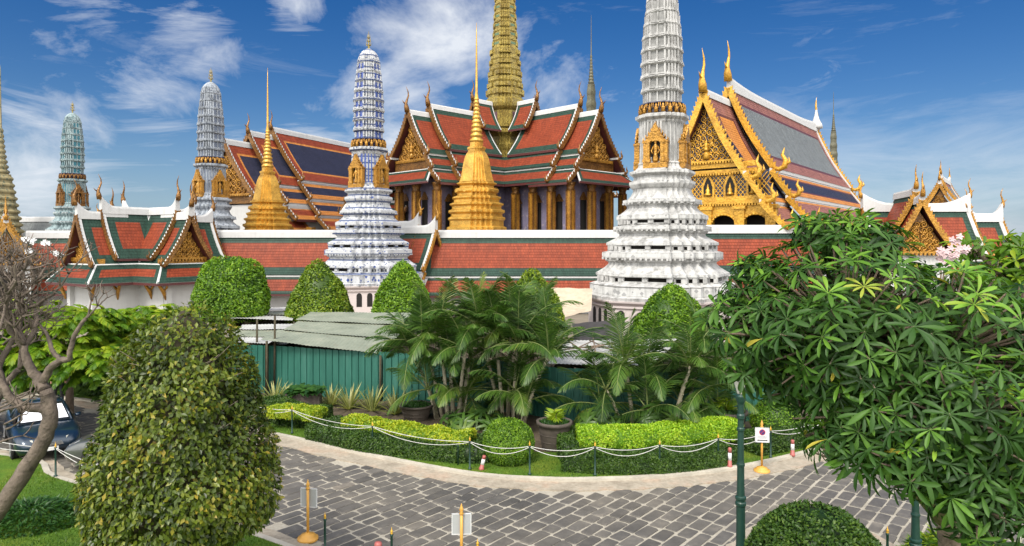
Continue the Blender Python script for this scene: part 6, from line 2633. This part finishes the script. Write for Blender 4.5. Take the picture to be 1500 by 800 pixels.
def car(label, loc, heading, col, shade=False, name='parked_car'):
    """saloon; local +Y is forward"""
    T = thing(name, label, 'car', loc, face_dir(*heading), 'cars parked at left')
    m = MB()
    # stations along the length: y, z bottom, z belt, half width
    sts = [(-2.22, .42, .80, .66), (-2.16, .30, .93, .80), (-1.9, .22, 1.0, .86), (-1.2, .20, 1.0, .89), (0, .20, .97, .90), (.85, .20, .95, .89), (1.2, .21, .91, .88), (1.75, .24, .84, .85), (2.1, .28, .74, .78), (2.25, .36, .62, .64), (2.29, .44, .56, .5)]
    rings = []
    for y, zb, zt, w in sts:
        rings.append([(-w * .92, y, zb), (-w, y, zb + (zt - zb) * .3), (-w * 1.0, y, zb + (zt - zb) * .68), (-w * .94, y, zt - .04), (-w * .8, y, zt), (0, y, zt + .03), (w * .8, y, zt), (w * .94, y, zt - .04), (w * 1.0, y, zb + (zt - zb) * .68), (w, y, zb + (zt - zb) * .3), (w * .92, y, zb)])
    m.loft(rings, 0, True)
    # roof and pillars
    rf = [(-1.72, .72, .99, .70), (-1.25, .66, 1.32, .58), (-.7, .66, 1.42, .56), (0, .66, 1.45, .57), (.28, .66, 1.42, .56)]
    rr2 = []
    for y, wb, z, wt in rf[1:]:
        rr2.append([(-wt, y, z - .05), (-wt * .9, y, z), (0, y, z + .025), (wt * .9, y, z), (wt, y, z - .05)])
    m.loft(rr2, 0, True)
    for s in (-1, 1):
        m.tube([(s * .56, .28, 1.39), (s * .70, 1.08, .94)], .035, 5)
        m.tube([(s * .58, -1.25, 1.29), (s * .72, -1.85, .98)], .055, 5)
        m.tube([(s * .57, -.35, 1.39), (s * .80, -.35, .95)], .035, 5)
    m.build('body', col, T)
    g = MB()
    g.face([(-.55, .28, 1.40), (.55, .28, 1.40), (.70, 1.08, .95), (-.70, 1.08, .95)])
    g.face([(.57, -1.25, 1.30), (-.57, -1.25, 1.30), (-.70, -1.85, .98), (.70, -1.85, .98)])
    for s in (-1, 1):
        g.face([(s * .57, .26, 1.39), (s * .58, -1.2, 1.29), (s * .78, -1.75, .96), (s * .80, 1.0, .93)])
    g.build('window', M['car_glass'], T)
    if shade:
        h = MB()
        for x0, x1 in ((-.62, -.03), (.03, .62)):
            h.face([(x0 * .82, .40, 1.352), (x1 * .82, .40, 1.352), (x1, 1.0, 1.012), (x0, 1.0, 1.012)])
        h.build('sunshade', M['shade'], T)
    for s in (-1, 1):
        for y in (-1.35, 1.32):
            w = MB()
            n = 24
            prof = [(.20, -.10), (.29, -.10), (.315, -.07), (.315, .07), (.29, .10), (.20, .10)]
            w.loft([[(s * .80 + dx, y + r_ * math.cos(2 * PI * k / n), .315 + r_ * math.sin(2 * PI * k / n)) for k in range(n)] for r_, dx in prof], 0, True)
            a = MB()
            a.loft([[(s * .84 + s * dx, y + r_ * math.cos(2 * PI * k / n), .315 + r_ * math.sin(2 * PI * k / n)) for k in range(n)] for r_, dx in ((.37, 0), (.37, .046))], 0)
            a.build('wheel_arch', M['tyre'], T)
            wo = w.build('wheel', M['tyre'], T)
            q = MB()
            for k in range(5):
                a_ = 2 * PI * k / 5
                q.beam((s * .90, y, .315), (s * .905, y + .2 * math.cos(a_), .315 + .2 * math.sin(a_)), .03, .07, 0, (0, -math.sin(a_), math.cos(a_)))
            q.loft([[(s * .885 + dx, y + r_ * math.cos(2 * PI * k / n), .315 + r_ * math.sin(2 * PI * k / n)) for k in range(n)] for r_, dx in ((.215, 0), (.215, s * .02), (.19, s * .02), (.19, 0))], 0)
            q.build('rim', M['alloy'], wo)
        l = MB()
        l.loft([[(s * .42, 2.20, .57), (s * .72, 2.02, .57), (s * .72, 1.98, .70), (s * .42, 2.16, .69)], [(s * .42, 2.27, .57), (s * .76, 2.06, .57), (s * .75, 1.99, .71), (s * .42, 2.20, .70)]])
        l.build('headlight', M['headlight'], T)
        mi = MB()
        mi.loft([[(s * .80, .82, .97), (s * .84, .82, 1.06), (s * .86, .86, .97)], [(s * .98, .74, .98), (s * .98, .76, 1.08), (s * 1.0, .84, .98)]], 0, True)
        mi.build('mirror', col, T)
    gr = MB()
    for k in range(4):
        gr.box((0, 2.285 - .006 * k, .50 + .03 * k), (.70 - .03 * k, .04, .014), 0)
    gr.box((0, 2.29, .40), (.44, .03, .11), 1)
    gr.build('grille', [M['chrome'], M['white_paint']], T)
    return T


car('dark blue saloon with white sunshade in its windscreen', (-15.3, 22.2, .02), (.64, -.77), paint('dark_blue_paint', (.010, .026, .050)), True)
car('grey saloon half hidden behind the cone bush', (-10.75, 20.55, .02), (-.975, -.10), paint('grey_paint', (.085, .09, .085)))
car('dark green car cut by the left edge behind bare branches', (-19.0, 23.2, .02), (.64, -.77), paint('dark_green_paint', (.012, .03, .018)))


# ------------------------------------------------------------------ person standing behind the cars
def person():
    p = onground(86, 591)
    T = thing('person', 'person in white top and dark trousers standing behind the blue car', 'person', (p.x, p.y, .02), 0.4)

    def skin(name, joints, edges, mat, parent, root=0):
        me = bpy.data.meshes.new(name)
        me.from_pydata([j[0] for j in joints], edges, [])
        o = bpy.data.objects.new(name, me)
        COL.objects.link(o)
        o.parent = parent
        o.modifiers.new('skin', 'SKIN')
        for v, j in zip(me.skin_vertices[0].data, joints):
            v.radius = (j[1], j[1] * (j[2] if len(j) > 2 else 1))
        me.skin_vertices[0].data[root].use_root = True
        s = o.modifiers.new('sub', 'SUBSURF')
        s.levels = s.render_levels = 2
        me.materials.append(mat)
        return o
    J = [((0, 0, .95), .15, .75), ((0, 0, 1.15), .135, .7), ((0, 0, 1.38), .16, .62), ((0, 0, 1.47), .06), ((0, -.01, 1.55), .055), ((0, -.02, 1.63), .095), ((0, -.02, 1.71), .075),
         ((.19, 0, 1.40), .06), ((.24, .02, 1.13), .045), ((.25, -.05, .89), .034), ((.25, -.07, .80), .038), ((-.19, 0, 1.40), .06), ((-.24, .02, 1.13), .045), ((-.25, -.05, .89), .034), ((-.25, -.07, .80), .038),
         ((.09, 0, .86), .09), ((.11, -.01, .48), .06), ((.12, .02, .09), .042), ((.13, -.12, .04), .04), ((-.09, 0, .86), .09), ((-.12, -.01, .48), .06), ((-.14, .02, .09), .042), ((-.15, -.12, .04), .04)]
    E = [(0, 1), (1, 2), (2, 3), (3, 4), (4, 5), (5, 6), (2, 7), (7, 8), (8, 9), (9, 10), (2, 11), (11, 12), (12, 13), (13, 14), (0, 15), (15, 16), (16, 17), (17, 18), (0, 19), (19, 20), (20, 21), (21, 22)]
    skin('body', J, E, plain('skin', (.38, .20, .13), .6), T)
    sh = [((0, 0, .86), .18, .78), ((0, 0, 1.12), .155, .74), ((0, 0, 1.38), .175, .66), ((.20, 0, 1.40), .08), ((.235, .01, 1.22), .07), ((-.20, 0, 1.40), .08), ((-.235, .01, 1.22), .07)]
    skin('shirt', sh, [(0, 1), (1, 2), (2, 3), (3, 4), (2, 5), (5, 6)], M['white_paint'], T)
    tr = [((0, 0, .93), .165, .76), ((.095, 0, .84), .105), ((.115, -.01, .48), .078), ((.125, .02, .10), .066), ((-.095, 0, .84), .105), ((-.125, -.01, .48), .078), ((-.145, .02, .10), .066)]
    skin('trousers', tr, [(0, 1), (1, 2), (2, 3), (0, 4), (4, 5), (5, 6)], plain('dark_cloth', (.02, .02, .024), .85), T)
    h = MB()
    h.lathe([(.10, 1.60), (.112, 1.66), (.108, 1.74), (.07, 1.80), (.0, 1.82)], 12, 0, (0, .015, 0))
    h.build('hair', plain('black_hair', (.012, .010, .010), .5), T)
    for s in (-1, 1):
        f = MB()
        f.lathe([(.0, -.008), (.014, 0), (0, .008)], 8, 0, (s * .035, -.108, 1.645))
        f.build('eye', M['dark'], T)


person()
